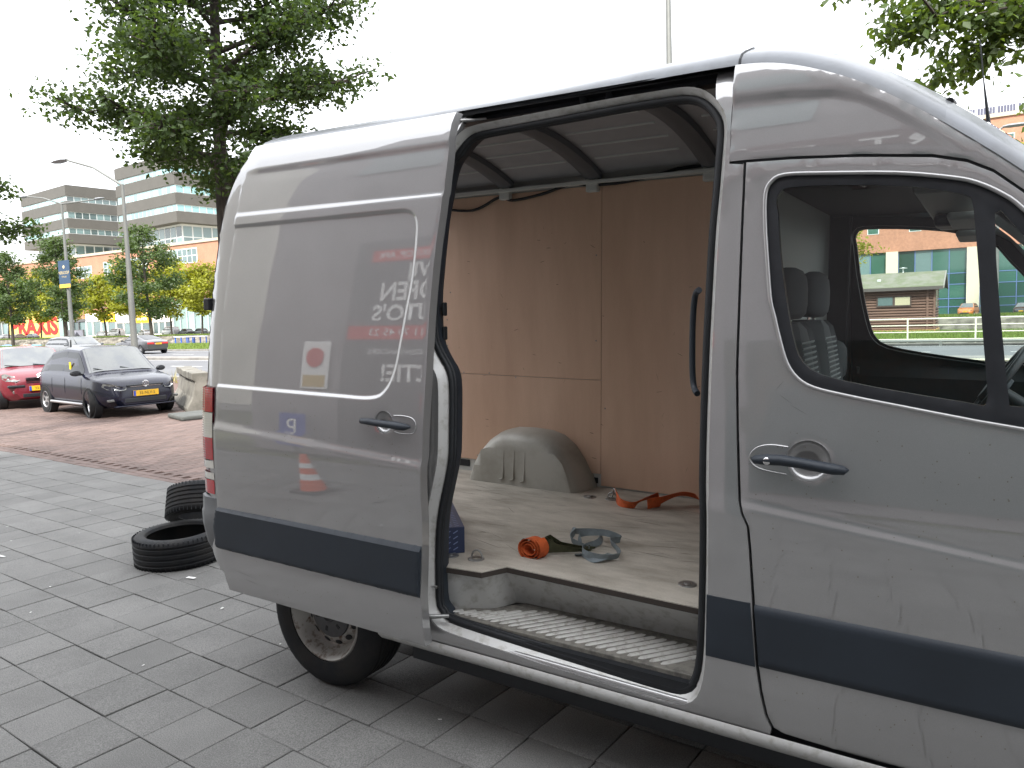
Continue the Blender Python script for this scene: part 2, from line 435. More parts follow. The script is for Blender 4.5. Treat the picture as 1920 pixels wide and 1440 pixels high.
pv = MB(); pv.grid([[uv(u, v, -.014) for u in (-60, -12, 6, 40)] for v in (-40, KV)]); pav = struct(pv.build('pavement', JOINT))
def slabmesh(du, dv, h, b, name):
    """one slab, chamfered round its upper edge, 26 triangles at most"""
    x, y = du/2, dv/2
    vs = [(-x,-y,-h),(x,-y,-h),(x,y,-h),(-x,y,-h),(-x,-y,-b),(x,-y,-b),(x,y,-b),(-x,y,-b),(-x+b,-y+b,0),(x-b,-y+b,0),(x-b,y-b,0),(-x+b,y-b,0)]
    fs = [(8,9,10,11)]
    for i in range(4):
        j = (i+1) % 4; fs += [(i, j, j+4, i+4), (i+4, j+4, j+8, i+8)]
    return vs, fs
PU, PVV = 0.318, 0.3025
SV, SF = slabmesh(PU-.0055, PVV-.0055, .04, .0025, 's')
smesh = bpy.data.meshes.new('paving_slab'); smesh.from_pydata(SV, [], SF); smesh.update(); smesh.materials.append(SLAB)
CI = cam.matrix_world.inverted(); FL = 1442.0
def pix(p):
    q = CI @ Vector(p)
    if q.z > -.2: return None
    return 960+FL*q.x/-q.z, 720-FL*q.y/-q.z, -q.z
slabs = []
row = 0
nrows = int((KV+5.2)/PVV)
for r in range(nrows):
    v0 = KV-(r+.5)*PVV
    ph = 0.147 - 0.1*((r*7+3) % 10) + RNG.uniform(-.03, .03)
    k0 = int(-13.2/PU)
    for k in range(k0, int(6.0/PU)):
        u0 = ph+k*PU
        slabs.append((u0, v0, RNG.uniform(-.0022, .0022), RNG.uniform(-.004, .004), RNG.uniform(-.004, .004), RNG.uniform(-.006, .006)))
def vis(s):
    q = pix(uv(s[0], s[1]))
    if q is None: return 1e9
    x, y, d = q
    hidden = s[0] > -.4 and x > 760
    return d + (0 if (-60 < x < 1500 and 780 < y < 1520 and not hidden) else 1000)
slabs.sort(key=vis)
for s in slabs[:300]:
    o = bpy.data.objects.new('paving_slab', smesh); COL.objects.link(o); o.parent = pav
    o.location = uv(s[0], s[1], s[2]); o.rotation_euler = (s[3], s[4], UA+s[5])
rest = slabs[300:]
def joined(items, V0, F0, rot, extra=0.0):
    V0 = np.array(V0); F4 = np.array(F0); n = len(items); k = len(V0)
    A = np.array([(uv(s[0], s[1], s[2])) for s in items]); th = np.array([rot+s[5] + (s[6] if len(s) > 6 else 0) for s in items])
    c, s_ = np.cos(th)[:, None], np.sin(th)[:, None]
    X = V0[None, :, 0]*c - V0[None, :, 1]*s_; Y = V0[None, :, 0]*s_ + V0[None, :, 1]*c
    tx = np.array([s[3] for s in items])[:, None]; ty = np.array([s[4] for s in items])[:, None]
    Z = V0[None, :, 2] + V0[None, :, 0]*ty + V0[None, :, 1]*tx
    P = np.stack([X, Y, Z], 2)+A[:, None, :]
    F = F4[None]+np.arange(n)[:, None, None]*k
    return P.reshape(-1, 3), F.reshape(-1, 4)
Pq, Fq = joined(rest, SV, SF, UA)
soup('paving_slabs', Pq, Fq, SLABI, pav, kind='stuff')

# red brick parking area
br = MB(); br.grid([[uv(u, v, -.016) for u in (-120, -30, 0, 60)] for v in (KV, 14.2)]); brd = struct(br.build('brick_road', mat('brick_bed', (0.10, 0.062, 0.05), rough=.95)))
BVs, BFs = slabmesh(.196, .094, .04, .004, 'b')
bmesh_ = bpy.data.meshes.new('brick'); bmesh_.from_pydata(BVs, [], BFs); bmesh_.update(); bmesh_.materials.append(BRICK)
bricks = []
J = lambda: (RNG.uniform(-.002, .002), RNG.uniform(-.02, .02), RNG.uniform(-.02, .02), RNG.uniform(-.02, .02))
for rr in range(2):                         # two stretcher courses along the kerb line
    for k in range(int(-28/.2), int(3/.2)):
        bricks.append((k*.2+rr*.1, KV+.05+rr*.1, *J(), 0.0))
for k in range(int(-28/.1), int(3/.1)):     # field, courses running away from the kerb
    u0 = k*.1+.05; of = .1 if k % 2 else 0.0
    for j in range(int(6.9/.2)):
        bricks.append((u0, KV+.2+.1+of+j*.2, *J(), pi/2))
def bvis(s):
    q = pix(uv(s[0], s[1]))
    if q is None: return 1e9
    return q[2]+(0 if (-20 < q[0] < 392) else 1000)
bricks.sort(key=bvis)
for s in bricks[:300]:
    o = bpy.data.objects.new('brick', bmesh_); COL.objects.link(o); o.parent = brd
    o.location = uv(s[0], s[1], s[2]); o.rotation_euler = (s[3], s[4], UA+s[5]+s[6])
Pq, Fq = joined(bricks[300:], BVs, BFs, UA)
soup('bricks', Pq, Fq, BRICKI, brd, kind='stuff')

def sheet(name, y0, y1, z, m, x0=-420, x1=160):
    q = MB(); q.grid([[(x, y, z) for x in (x0, -120, -40, 0, 40, x1)] for y in (y0, y1)]); return q.build(name, m)
rd = struct(sheet('asphalt_road', 13.9, 33.3, .0, ASPH))
def kerb(y0, y1, h):
    return MB().box(-420, 160, y0, y1, -.05, h)
for nm, y0, y1, h in (('near_kerb', 13.6, 13.9, .10), ('median_kerb', 23.2, 24.3, .14), ('far_kerb', 33.3, 33.6, .12)):
    struct(kerb(y0, y1, h).build(nm, KERBM, bevel=.02))
dm = bpy.data.meshes.new('lane_marking'); dm.from_pydata([(-1.1, -.07, 0), (1.1, -.07, 0), (1.1, .07, 0), (-1.1, .07, 0)], [], [(0, 1, 2, 3)]); dm.update(); dm.materials.append(WHITEP)
for yy in (19.05, 28.6):
    for k in range(-20, 8):
        o = bpy.data.objects.new('lane_marking', dm); COL.objects.link(o); o.parent = rd; o.location = (k*4.6-27.8+18.4, yy, .006)
for yy in (14.25, 22.9, 24.6, 32.9):
    q = MB(); q.grid([[(x, y, .006) for x in (-420, 160)] for y in (yy-.06, yy+.06)]); q.build('edge_line', WHITEP, rd)
# grassy bank along the canal and the far bank
bk = MB(); bk.grid([[(x, y, z) for x in (-420, -100, -50, 0, 50, 160)] for y, z in ((33.6, .06), (40, .12), (46.5, .05), (47.6, -1.0), (48.2, -1.7))]); struct(bk.build('grass_bank', GRASSB))
fb = MB(); fb.grid([[(x, y, z) for x in (-420, -100, 0, 160)] for y, z in ((98.2, .02), (100, .10), (104.5, .08))]); struct(fb.build('far_grass_bank', GRASSB))
struct(sheet('far_street', 104.5, 123, .02, mat('pale_paving', (0.27, 0.25, 0.22), rough=.9, var=.2, vscale=.2)))
qw = MB()
qx = np.arange(-330, 60, 1.6)
Pq = []
for z in (-1.9, -1.2, -.7, -.25, .06):
    Pq.append([(x, 97.5+RNG.uniform(-.12, .12), z+RNG.uniform(-.08, .08)) for x in qx])
qw.grid(Pq); qw.grid([[(x, 97.4, .08) for x in (-330, 60)], [(x, 98.3, .08) for x in (-330, 60)]])
tag(qw.build('quay_wall', STONEQ), 'low rough stone quay wall along the far side of the canal', 'wall')

def blades(n, xr, yr, zf, h, w, seed, dens=None):
    r = np.random.default_rng(seed)
    x = r.uniform(*xr, n); y = r.uniform(*yr, n); z = zf(x, y); a = r.uniform(0, 2*pi, n); hh = h*r.uniform(.5, 1.4, n); ww = w*r.uniform(.6, 1.3, n)
    lx = r.normal(0, .35, n)*hh; ly = r.normal(0, .35, n)*hh
    B1 = np.c_[x-ww*np.cos(a), y-ww*np.sin(a), z]; B2 = np.c_[x+ww*np.cos(a), y+ww*np.sin(a), z]; T = np.c_[x+lx, y+ly, z+hh]
    V = np.stack([B1, B2, T], 1).reshape(-1, 3); return V, np.arange(3*n).reshape(-1, 3)
zb = lambda x, y: np.interp(y, [33.6, 40, 46.5, 47.6], [.06, .12, .05, -1.0])-.02
V1, F1 = blades(42000, (-125, -38), (33.65, 47.3), zb, .16, .05, 3)
V2_, F2_ = blades(26000, (-9, 9), (33.65, 47.4), zb, .22, .03, 4)
soup('grass', np.r_[V1, V2_], np.r_[F1, F2_+len(V1)], GRASS, kind='stuff')['label'] = 'bright green grass on the bank beside the road'
V1, F1 = blades(16000, (-240, -110), (98.2, 104.4), lambda x, y: .05+0*x, .25, .10, 6)
V2_, F2_ = blades(5000, (-14, 8), (98.2, 104.4), lambda x, y: .05+0*x, .3, .06, 7)
soup('far_grass', np.r_[V1, V2_], np.r_[F1, F2_+len(V1)], GRASS, kind='stuff')
# tall reeds by the near road edge, seen through the cab
V1, F1 = blades(500, (.9, 3.4), (13.0, 13.5), lambda x, y: 0*x, .55, .012, 8)
soup('verge_weeds', V1, F1, GRASS, kind='stuff')
V1, F1 = blades(260, (-20, -12.5), (12.4, 13.5), lambda x, y: 0*x, .35, .014, 9)
soup('roadside_weeds', V1, F1, mat('dry_grass', (0.30, 0.27, 0.10), rough=.9, isl=.3), kind='stuff')
# pale flecks and feathers trodden into the slabs
r = np.random.default_rng(21); V = []; F = []
for i in range(46):
    u0, v0 = r.uniform(-7, 1.2), r.uniform(-2.2, 1.9); a = r.uniform(0, pi); l, w_ = r.uniform(.006, .02), r.uniform(.004, .009)
    c = uv(u0, v0, .0045); k = len(V)
    for t in range(7):
        an = 2*pi*t/7; rr_ = r.uniform(.6, 1.2); p = c+Vector((cos(a)*cos(an)*l*rr_-sin(a)*sin(an)*w_*rr_, sin(a)*cos(an)*l*rr_+cos(a)*sin(an)*w_*rr_, 0)); V.append(tuple(p))
    F.append(tuple(range(k, k+7)))
me = bpy.data.meshes.new('litter'); me.from_pydata(V, [], F); me.update()
link('litter', me, mat('white_fleck', (0.55, 0.55, 0.52), rough=.8), kind='stuff')
mk = MB()
for (u0, v0, l, a) in ((-3.98, .05, .26, .10), (-3.92, .13, .20, .16)):
    n_ = 12; top = []; bot = []
    for i in range(n_+1):
        t = i/n_-.5; w_ = .022*(1-(2*t)**4)*r.uniform(.6, 1.1); c = uv(u0+t*l, v0+t*l*a, .0048); top.append(c+VV*w_); bot.append(c-VV*w_)
    mk.grid([top, bot])
mo = mk.build('chalk_mark', mat('worn_white_paint', (0.52, 0.52, 0.50), rough=.85, var=.3, vscale=40), pav)

# ================================================================== THE VAN
VW = 1.91
IN_Z = [0, .3, .42, .55, .95, 1.2, 1.4, 1.7, 2.0, 2.3, 2.45, 2.52, 2.58, 2.64, 2.68]
IN_Y = [.10, .045, .012, 0, 0, 0, .012, .042, .08, .122, .15, .175, .21, .29, .45]
_zz = np.linspace(0, 2.7, 541); _yy = np.interp(_zz, IN_Z, IN_Y)
_k = np.ones(31)/31; _yp = np.pad(_yy, 15, mode='edge'); _yy = np.convolve(_yp, _k, mode='valid')     # smooth the section
def yside(x, z):
    x = np.asarray(x, float); z = np.asarray(z, float)
    return np.interp(z, _zz, _yy) + np.where(x < -.60, ((-.60-x)/.12)**2*.045, 0) + np.where(x > 2.7, ((x-2.7)/1.2)**2*.12, 0)
def ys(x, z): return float(yside(np.array([x]), np.array([z]))[0])

van = empty('delivery_van'); van.rotation_euler = (0, PITCH, 0)
tag(van, 'silver high-roof panel van parked on the slabs with its side door slid open', 'van')

SEAL = [(0.765,2.431),(0.809,2.479),(0.865,2.497),(1.055,2.505),(1.285,2.513),(1.497,2.520),(1.663,2.520),(1.735,2.511),(1.789,2.480),(1.831,2.428),(1.844,2.378),(1.844,2.276),(1.842,2.171),(1.838,2.054),(1.838,1.878),(1.840,1.584),(1.846,1.230),(1.852,1.049),(1.851,0.677),(1.835,0.539),(1.796,0.488),(1.708,0.479),(1.417,0.490),(1.188,0.500),(0.939,0.512),(0.793,0.524),(0.754,0.550),(0.735,0.600),(0.738,0.836),(0.754,0.967),(0.781,1.073),(0.805,1.172),(0.812,1.260),(0.806,1.474),(0.787,1.555),(0.743,1.614),(0.702,1.690),(0.684,1.843),(0.685,1.950),(0.694,2.154),(0.709,2.262),(0.721,2.348),(0.736,2.396)]
SEALS = spline(SEAL, 3, True)
FRAME = [(x, min(z, 2.553)) for x, z in offset_loop(SEALS, .034)]
OUTER = [(x, 2.598 if z > 2.50 else z) for x, z in offset_loop(SEALS, .034)]
OUTER = [(min(x, 1.868) if z > 2.5 else x, z) for x, z in OUTER]
GAP = [(1.944,2.262),(1.947,2.078),(1.952,1.829),(1.957,1.593),(1.971,1.369),(1.983,1.187),(1.994,1.148),(2.013,1.110),(2.022,1.031),(2.034,0.880),(2.044,0.750),(2.053,0.652),(2.067,0.566),(2.085,0.492),(2.103,0.458),(2.138,0.447)]
REAR = [(-.45,2.60),(-.530,2.486),(-.605,2.309),(-.635,2.145),(-.672,1.858),(-.700,1.46),(-.708,1.2),(-.708,.9),(-.70,.62)]
def arch(cx, cz, r, a0, a1, n=18): return [(cx+r*cos(a0+(a1-a0)*i/n), cz+r*sin(a0+(a1-a0)*i/n)) for i in range(n+1)]
ARCH = arch(0, .35, .42, pi-.25, .25)
def smooth_crease(x, z, pts, w, amp):
    zc = np.interp(x, [p[0] for p in pts], [p[1] for p in pts]); return amp*sstep((zc-z)/w+.5)

# --- outer side panel with the door opening
side_out = [(1.938, 2.258), (1.893, 2.264), (1.889, 2.40), (1.884, 2.606), (-.45, 2.606)] + REAR[1:] + [(-.60, .50), (-.46, .44)] + ARCH + [(.46, .43), (1.0, .43), (2.095, .43)] + [(x-.005, z) for x, z in GAP[::-1]][1:]
ysp = lambda x, z: yside(x, z) - smooth_crease(x, z, [(-1, 1.26), (2, 1.178)], .03, .008)
panel('side_panel', side_out, [OUTER], ysp, .03, SILVER, van, thick=.03)
panel('side_trim', [(1.885, .862), (2.026, .862), (2.046, .655), (1.885, .655)], [], lambda x, z: yside(x, z)-.013, .03, TRIM, van, thick=.013)
# --- the frame round the opening, its rubber seal and the inner jamb
def ring_strip(loops):
    q = MB(); n = len(loops[0])
    for L in loops: q.v += [tuple(p) for p in L]
    for k in range(len(loops)-1):
        for i in range(n):
            j = (i+1) % n; q.f.append((k*n+i, k*n+j, (k+1)*n+j, (k+1)*n+i))
    return q
def loop3(lp, off): return [(x, ys(x, z)+off, z) for x, z in lp]
mid = offset_loop(SEALS, .012)
ring_strip([loop3(FRAME, .003), loop3(offset_loop(SEALS, .028), .010), loop3(mid, .046), loop3(SEALS, .052)]).build('door_frame', SILVER_DIRTY, van, smooth=60)
MB().tube(loop3(SEALS, .050), .0125, 10, closed=True).build('door_seal', RUBBER, van, smooth=60)
MB().tube(loop3(offset_loop(SEALS, -.008), .062), .009, 8, closed=True).build('seal_lip', RUBBER, van, smooth=60)
inn = offset_loop(SEALS, -.004)
ring_strip([loop3(inn, .055), loop3(offset_loop(SEALS, -.002), .11), loop3(offset_loop(SEALS, .02), .15)]).build('opening_jamb', TRIM, van, smooth=60)
# dark holes pressed in the rear jamb
for z in (1.80, 1.70):
    bx('jamb_hole', .702, .712, .145, .175, z-.028, z+.028, RUBBER, van, bevel=.008)
# --- roof header above the opening: track recess under the gutter
hx0, hx1 = .60, 1.878
rows = []
for dy, z in ((.004, 2.550), (.09, 2.556), (.095, 2.592), (.045, 2.604), (.012, 2.602)):
    rows.append([(x, ys(x, 2.56)+dy, z) for x in np.linspace(hx0, hx1, 14)])
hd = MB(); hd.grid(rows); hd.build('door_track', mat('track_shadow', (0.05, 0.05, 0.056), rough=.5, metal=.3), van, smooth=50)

ZE_X = [-1, .8, 1.3, 1.6, 1.93, 2.052, 2.25, 2.40, 2.54, 2.67, 3.38]; ZE_Z = [2.580, 2.582, 2.596, 2.598, 2.588, 2.568, 2.486, 2.392, 2.288, 2.183, 1.57]
_ex = np.linspace(-1, 3.4, 441); _ez = np.interp(_ex, ZE_X, ZE_Z); _ez = np.convolve(np.pad(_ez, 8, mode='edge'), np.ones(17)/17, mode='valid')
zedge = lambda x: float(np.interp(x, _ex, _ez))
ROFF = [(0, 0), (.008, .020), (.028, .040), (.07, .060), (.16, .095), (.36, .135), (.60, .155)]
def roof_ring(x):
    z = zedge(x); y0 = ys(x, z)+.001; y0 -= .6*max(0, y0-.151)*float(np.clip((x-1.2)/.7, 0, 1)); pts = [(x, y0+a, z+b) for a, b in ROFF] + [(x, VW/2, z+.162)]
    return pts + [(p[0], VW-p[1], p[2]) for p in pts[-2::-1]]
rf = MB(); RX = list(np.linspace(-.45, 1.9, 20)) + list(np.linspace(1.95, 2.50, 16))
rf.grid([roof_ring(x) for x in RX]); k = len(rf.v); rf.f.append(tuple(range(len(roof_ring(0)))))
rf.build('roof', SILVER_DARKENED, van, smooth=50)
MB().tube([p for p in roof_ring(1.90)][:8], .0045, 6).build('roof_seam', RUBBER, van)
ws = MB(); ws.grid([roof_ring(x)[4:-4] for x in np.linspace(2.50, 3.36, 12)]); ws.build('windscreen', WGLASS, van, smooth=60)
apl = MB(); apl.grid([roof_ring(x)[0:5] for x in np.linspace(2.50, 3.36, 14)]); apl.build('a_pillar', SILVER_DARKENED, van, smooth=60)
apl = MB(); apl.grid([roof_ring(x)[-5:] for x in np.linspace(2.50, 3.36, 14)]); apl.build('a_pillar', SILVER_DARKENED, van, smooth=60)
MB().tube([(2.50, y, zedge(2.5)+.093+.066*(1-((y-VW/2)/.66)**2)) for y in np.linspace(ys(2.5, 2.3)+.16, VW-.3, 12)], .013, 8).build('windscreen_seal', RUBBER, van, smooth=60)
# --- tall roof side panel above the cab
DTOP = [(1.949,2.262),(2.081,2.258),(2.284,2.244),(2.472,2.223),(2.559,2.200),(2.623,2.166),(2.696,2.103)]
ARC = [(1.8,2.471),(1.905,2.471),(2.067,2.464),(2.198,2.447),(2.274,2.422),(2.348,2.380),(2.445,2.309),(2.56,2.215),(2.7,2.09),(3.4,1.4)]
def ycap(x, z):
    za = np.interp(x, [p[0] for p in ARC], [p[1] for p in ARC]); fade = np.clip((2.55-x)/.25, 0, 1)
    y = yside(x, z); lean = np.maximum(0, y-.150)                  # the cap stays steeper than the body at its top edge
    return y - .6*lean - .010*fade*sstep((z-za)/.03+.5)+.002
cap = [(1.893, 2.272)] + [(x, z+.010) for x, z in DTOP] + [(3.30, 1.535)] + [(x, zedge(x)) for x in np.linspace(3.33, 1.90, 40)] + [(1.889, 2.588), (1.89, 2.42)]
panel('roof_side_panel', cap, [], ycap, .016, SILVER, van, thick=.02, feats=[[(x, z+o) for x, z in ARC[1:8]] for o in (-.02, -.012, -.005, .005, .012, .02)])
panel('roof_side_panel', cap, [], ycap, .03, SILVER, van, thick=.02, mirror=VW)

# --- sliding door, slid back and standing proud of the side
DO = -.095
SD_L = [(-.362,2.570),(-.366,2.502),(-.370,2.437),(-.379,2.363),(-.393,2.242),(-.400,2.188),(-.424,2.029),(-.440,1.855),(-.450,1.70),(-.456,1.542),(-.460,1.449),(-.462,1.265),(-.470,1.110),(-.478,0.940),(-.480,0.870),(-.492,0.761),(-.482,0.656),(-.470,.60),(-.430,0.456)]
SD_R = [(.765,.452),(.756,.653),(.769,.872),(.774,.98),(.772,1.093),(.779,1.326),(.785,1.482),(.787,1.636),(.788,1.80),(.793,1.93),(.800,2.05),(.811,2.169),(.817,2.247),(.822,2.374),(.822,2.479),(.817,2.570)]
RECESS = spline([(-.60,2.190),(-.2,2.190),(.30,2.192),(.55,2.193),(.640,2.190),(.688,2.160),(.698,2.08),(.690,1.926),(.670,1.80),(.651,1.685),(.625,1.560),(.580,1.478),(.505,1.444),(.3,1.442),(-.2,1.446),(-.60,1.450)], 4)
def yslide(x, z):
    P = np.c_[x, z]; d = segdist(P, RECESS); ins = inside(P, RECESS); sd_ = np.where(ins, d, -d)
    y = yside(x, z)+DO
    y = y + .011*sstep(sd_/.016+.5)
    y = y - .006*sstep((2.243-z)/.018+.5) + .006*sstep((1.62-z)/.9)           # ledge at the waist of the upper door
    y = y - .009*np.clip((x+.36)/.08, 0, 1)*sstep((z-2.436)/.026+.5)
    y = y - smooth_crease(x, z, [(-.455, 1.262), (.775, 1.200)], .034, .009) + .008*sstep((1.12-z)/.30)
    return y
SHC = (.581, 1.349)
circ = lambda c, r, n=32: [(c[0]+r*cos(2*pi*i/n), c[1]+r*sin(2*pi*i/n)) for i in range(n)]
_ft = [offset_loop(RECESS, o) for o in (-.012, -.008, -.003, .003, .008, .012)]
_ft += [[(-.6, z), (.9, z)] for z in (2.229, 2.236, 2.243, 2.250, 2.257, 2.418, 2.427, 2.436, 2.445, 2.454)]
_ft += [[(-.6, 1.269+o), (.9, 1.194+o)] for o in (-.02, -.012, -.005, .005, .012, .02)]
sdoor = panel('sliding_door', SD_L+SD_R, [circ(SHC, .0455)], yslide, .014, SILVER, van, thick=.045, lip=.0015, feats=_ft, label='silver sliding side door pushed back over the rear wheel')
panel('inner_frame', [(-.38, 2.50), (.76, 2.50), (.735, 1.6), (.735, .50), (-.40, .50), (-.42, 1.4)], [], lambda x, z: yside(x, z)+DO+.052, .08, SILVER_DIRTY, sdoor, thick=.02)
panel('door_trim', [(-.470,.861),(.766,.869),(.752,.654),(-.482,.657),(-.498,.765)], [], lambda x, z: yside(x, z)+DO-.004-.014*sstep((z-.654)/.02)*sstep((.868-z)/.02), .0105, TRIM, sdoor, thick=.02)
MB().tube([(x, ys(x, .65)+DO+.006, .650) for x in np.linspace(-.47, .755, 12)], .0035, 6).build('trim_joint', RUBBER, sdoor)
def handle(parent, c, yf, flip=1, lock=True):
    y0 = yf
    bw = MB(); bw.lathe([(.047*cos(t), .030*sin(t)) for t in np.linspace(0, pi/2, 8)], 32, Matrix.Translation((c[0], y0, c[1])) @ Matrix.Rotation(-pi/2, 4, 'X'))
    bw.build('handle_bowl', SILVER, parent, smooth=60)
    pts = [(-.112, .004), (-.09, .004), (-.05, .003), (0, 0), (.05, -.001), (.085, -.002), (.10, -.004), (.128, -.005), (.148, -.006)]
    rad = [.006, .014, .0165, .017, .0175, .019, .019, .017, .005]
    hb = MB(); hb.tube([(c[0]+flip*a, y0-.030+(.016 if i in (0, 8) else .0), c[1]+b) for i, (a, b) in enumerate(pts)], [r*1.05 for r in rad], 12, flat=.8)
    hb.build('handle_bar', TRIM, parent, smooth=60)
    bz = MB(); lp = [(.055, .032), (.10, .034), (.145, .028), (.163, .010), (.163, -.016), (.145, -.034), (.10, -.038), (.055, -.034)]
    bz.tube([(c[0]+flip*a, y0-.003, c[1]+b) for a, b in spline(lp, 4)], .0024, 6); bz.build('handle_bezel', SILVER, parent, smooth=60)
    if lock: MB().lathe([(0, .004), (.009, .004), (.011, .001), (.011, -.006)], 16, Matrix.Translation((c[0]+flip*.115, y0-.049, c[1]-.004)) @ Matrix.Rotation(pi/2, 4, 'X')).build('key_lock', CHROME, parent, smooth=60)
handle(sdoor, SHC, ys(*SHC)+DO-.003, 1, False)
# things on the rear door post: roller guide, striker, bolt and stop
cp = MB(); cp.box(.655, .745, .058, .075, 1.455, 1.545); cp.build('roller_guide', RUBBER, van, bevel=.012)
MB().tube([(.69, .052, 1.475), (.69, .052, 1.53)], .016, 10).build('guide_roller', STEEL, van, smooth=60)
MB().lathe([(0, .006), (.026, .006), (.03, 0)], 8, Matrix.Translation((.735, .052, 1.283)) @ Matrix.Rotation(pi/2, 4, 'X') @ Matrix.Diagonal((.8, 1.3, 1, 1))).build('striker_plate', STEEL, van)
MB().tube([(.735, .050, 1.283), (.735, .020, 1.283), (.765, .018, 1.281), (.768, .04, 1.281)], .0045, 8).build('striker_loop', CHROME, van, smooth=60)
for z in (1.30, 1.266): MB().lathe([(0, .003), (.005, .003), (.006, 0)], 10, Matrix.Translation((.735, .045, z)) @ Matrix.Rotation(pi/2, 4, 'X')).build('bolt', STEEL, van)
MB().lathe([(0, .008), (.012, .008), (.012, .002), (.018, .002), (.018, 0)], 16, Matrix.Translation((.735, ys(.735, 2.44)-.004, 2.452)) @ Matrix.Rotation(pi/2, 4, 'X')).build('stop_bolt', STEEL, van)
MB().tube([(.655, -.055, .555), (.73, -.03, .548), (.80, .03, .545)], [.010, .012, .008], 8).build('lower_arm', STEEL, van, smooth=60)
MB().tube([(.70, ys(0, 2.55)-.04, 2.555), (.80, ys(0, 2.55)+.03, 2.562), (.86, ys(0, 2.55)+.06, 2.565)], .008, 8).build('upper_arm', STEEL, van, smooth=60)
MB().tube([(.71, .03, .655), (.745, .028, .657)], .006, 8).build('door_stop', CHROME, van)

# --- front door
DOOR_F = [(2.84,.441),(2.87,.50),(2.91,.60),(2.98,.71),(3.06,.79),(3.14,.84),(3.18,.88),(3.20,1.1),(3.20,1.35),(3.16,1.50),(3.08,1.62)]
fd_out = [(x+.004, z) for x, z in GAP] + [(2.3, .441)] + DOOR_F + [(2.95, 1.80), (2.80, 1.99)] + [(x, z) for x, z in DTOP[::-1]]
RUBO = [(2.052,1.828),(2.036,1.95),(2.022,2.073),(2.019,2.157),(2.034,2.192),(2.072,2.208),(2.188,2.201),(2.383,2.183),(2.518,2.158),(2.583,2.138),(2.647,2.100),(2.698,2.053),(2.85,1.88),(2.99,1.70),(3.06,1.58),(3.06,1.49),(3.0,1.463),(2.725,1.478),(2.412,1.523),(2.287,1.543),(2.193,1.562),(2.145,1.588),(2.112,1.632),(2.088,1.701),(2.067,1.775)]
RUBO = spline(RUBO, 3, True)
GL1 = spline([(2.054,2.093),(2.069,1.968),(2.088,1.86),(2.104,1.779),(2.129,1.681),(2.155,1.632),(2.210,1.597),(2.358,1.567),(2.594,1.536),(2.636,1.535),(2.634,1.60),(2.616,1.752),(2.600,1.910),(2.585,2.037),(2.576,2.090),(2.556,2.111),(2.430,2.144),(2.240,2.166),(2.086,2.172),(2.055,2.157),(2.047,2.127)], 2, True)
GL2 = [(2.632,2.055),(2.645,2.062),(2.70,1.99),(2.84,1.83),(2.97,1.66),(3.02,1.57),(3.01,1.52),(2.69,1.533),(2.678,1.62),(2.655,1.80),(2.640,1.935)]
def yfront(x, z):
    y = yside(x, z) - smooth_crease(x, z, [(1.989, 1.179), (2.743, 1.107), (3.3, 1.06)], .034, .008) + .007*sstep((1.05-z)/.28)
    return y
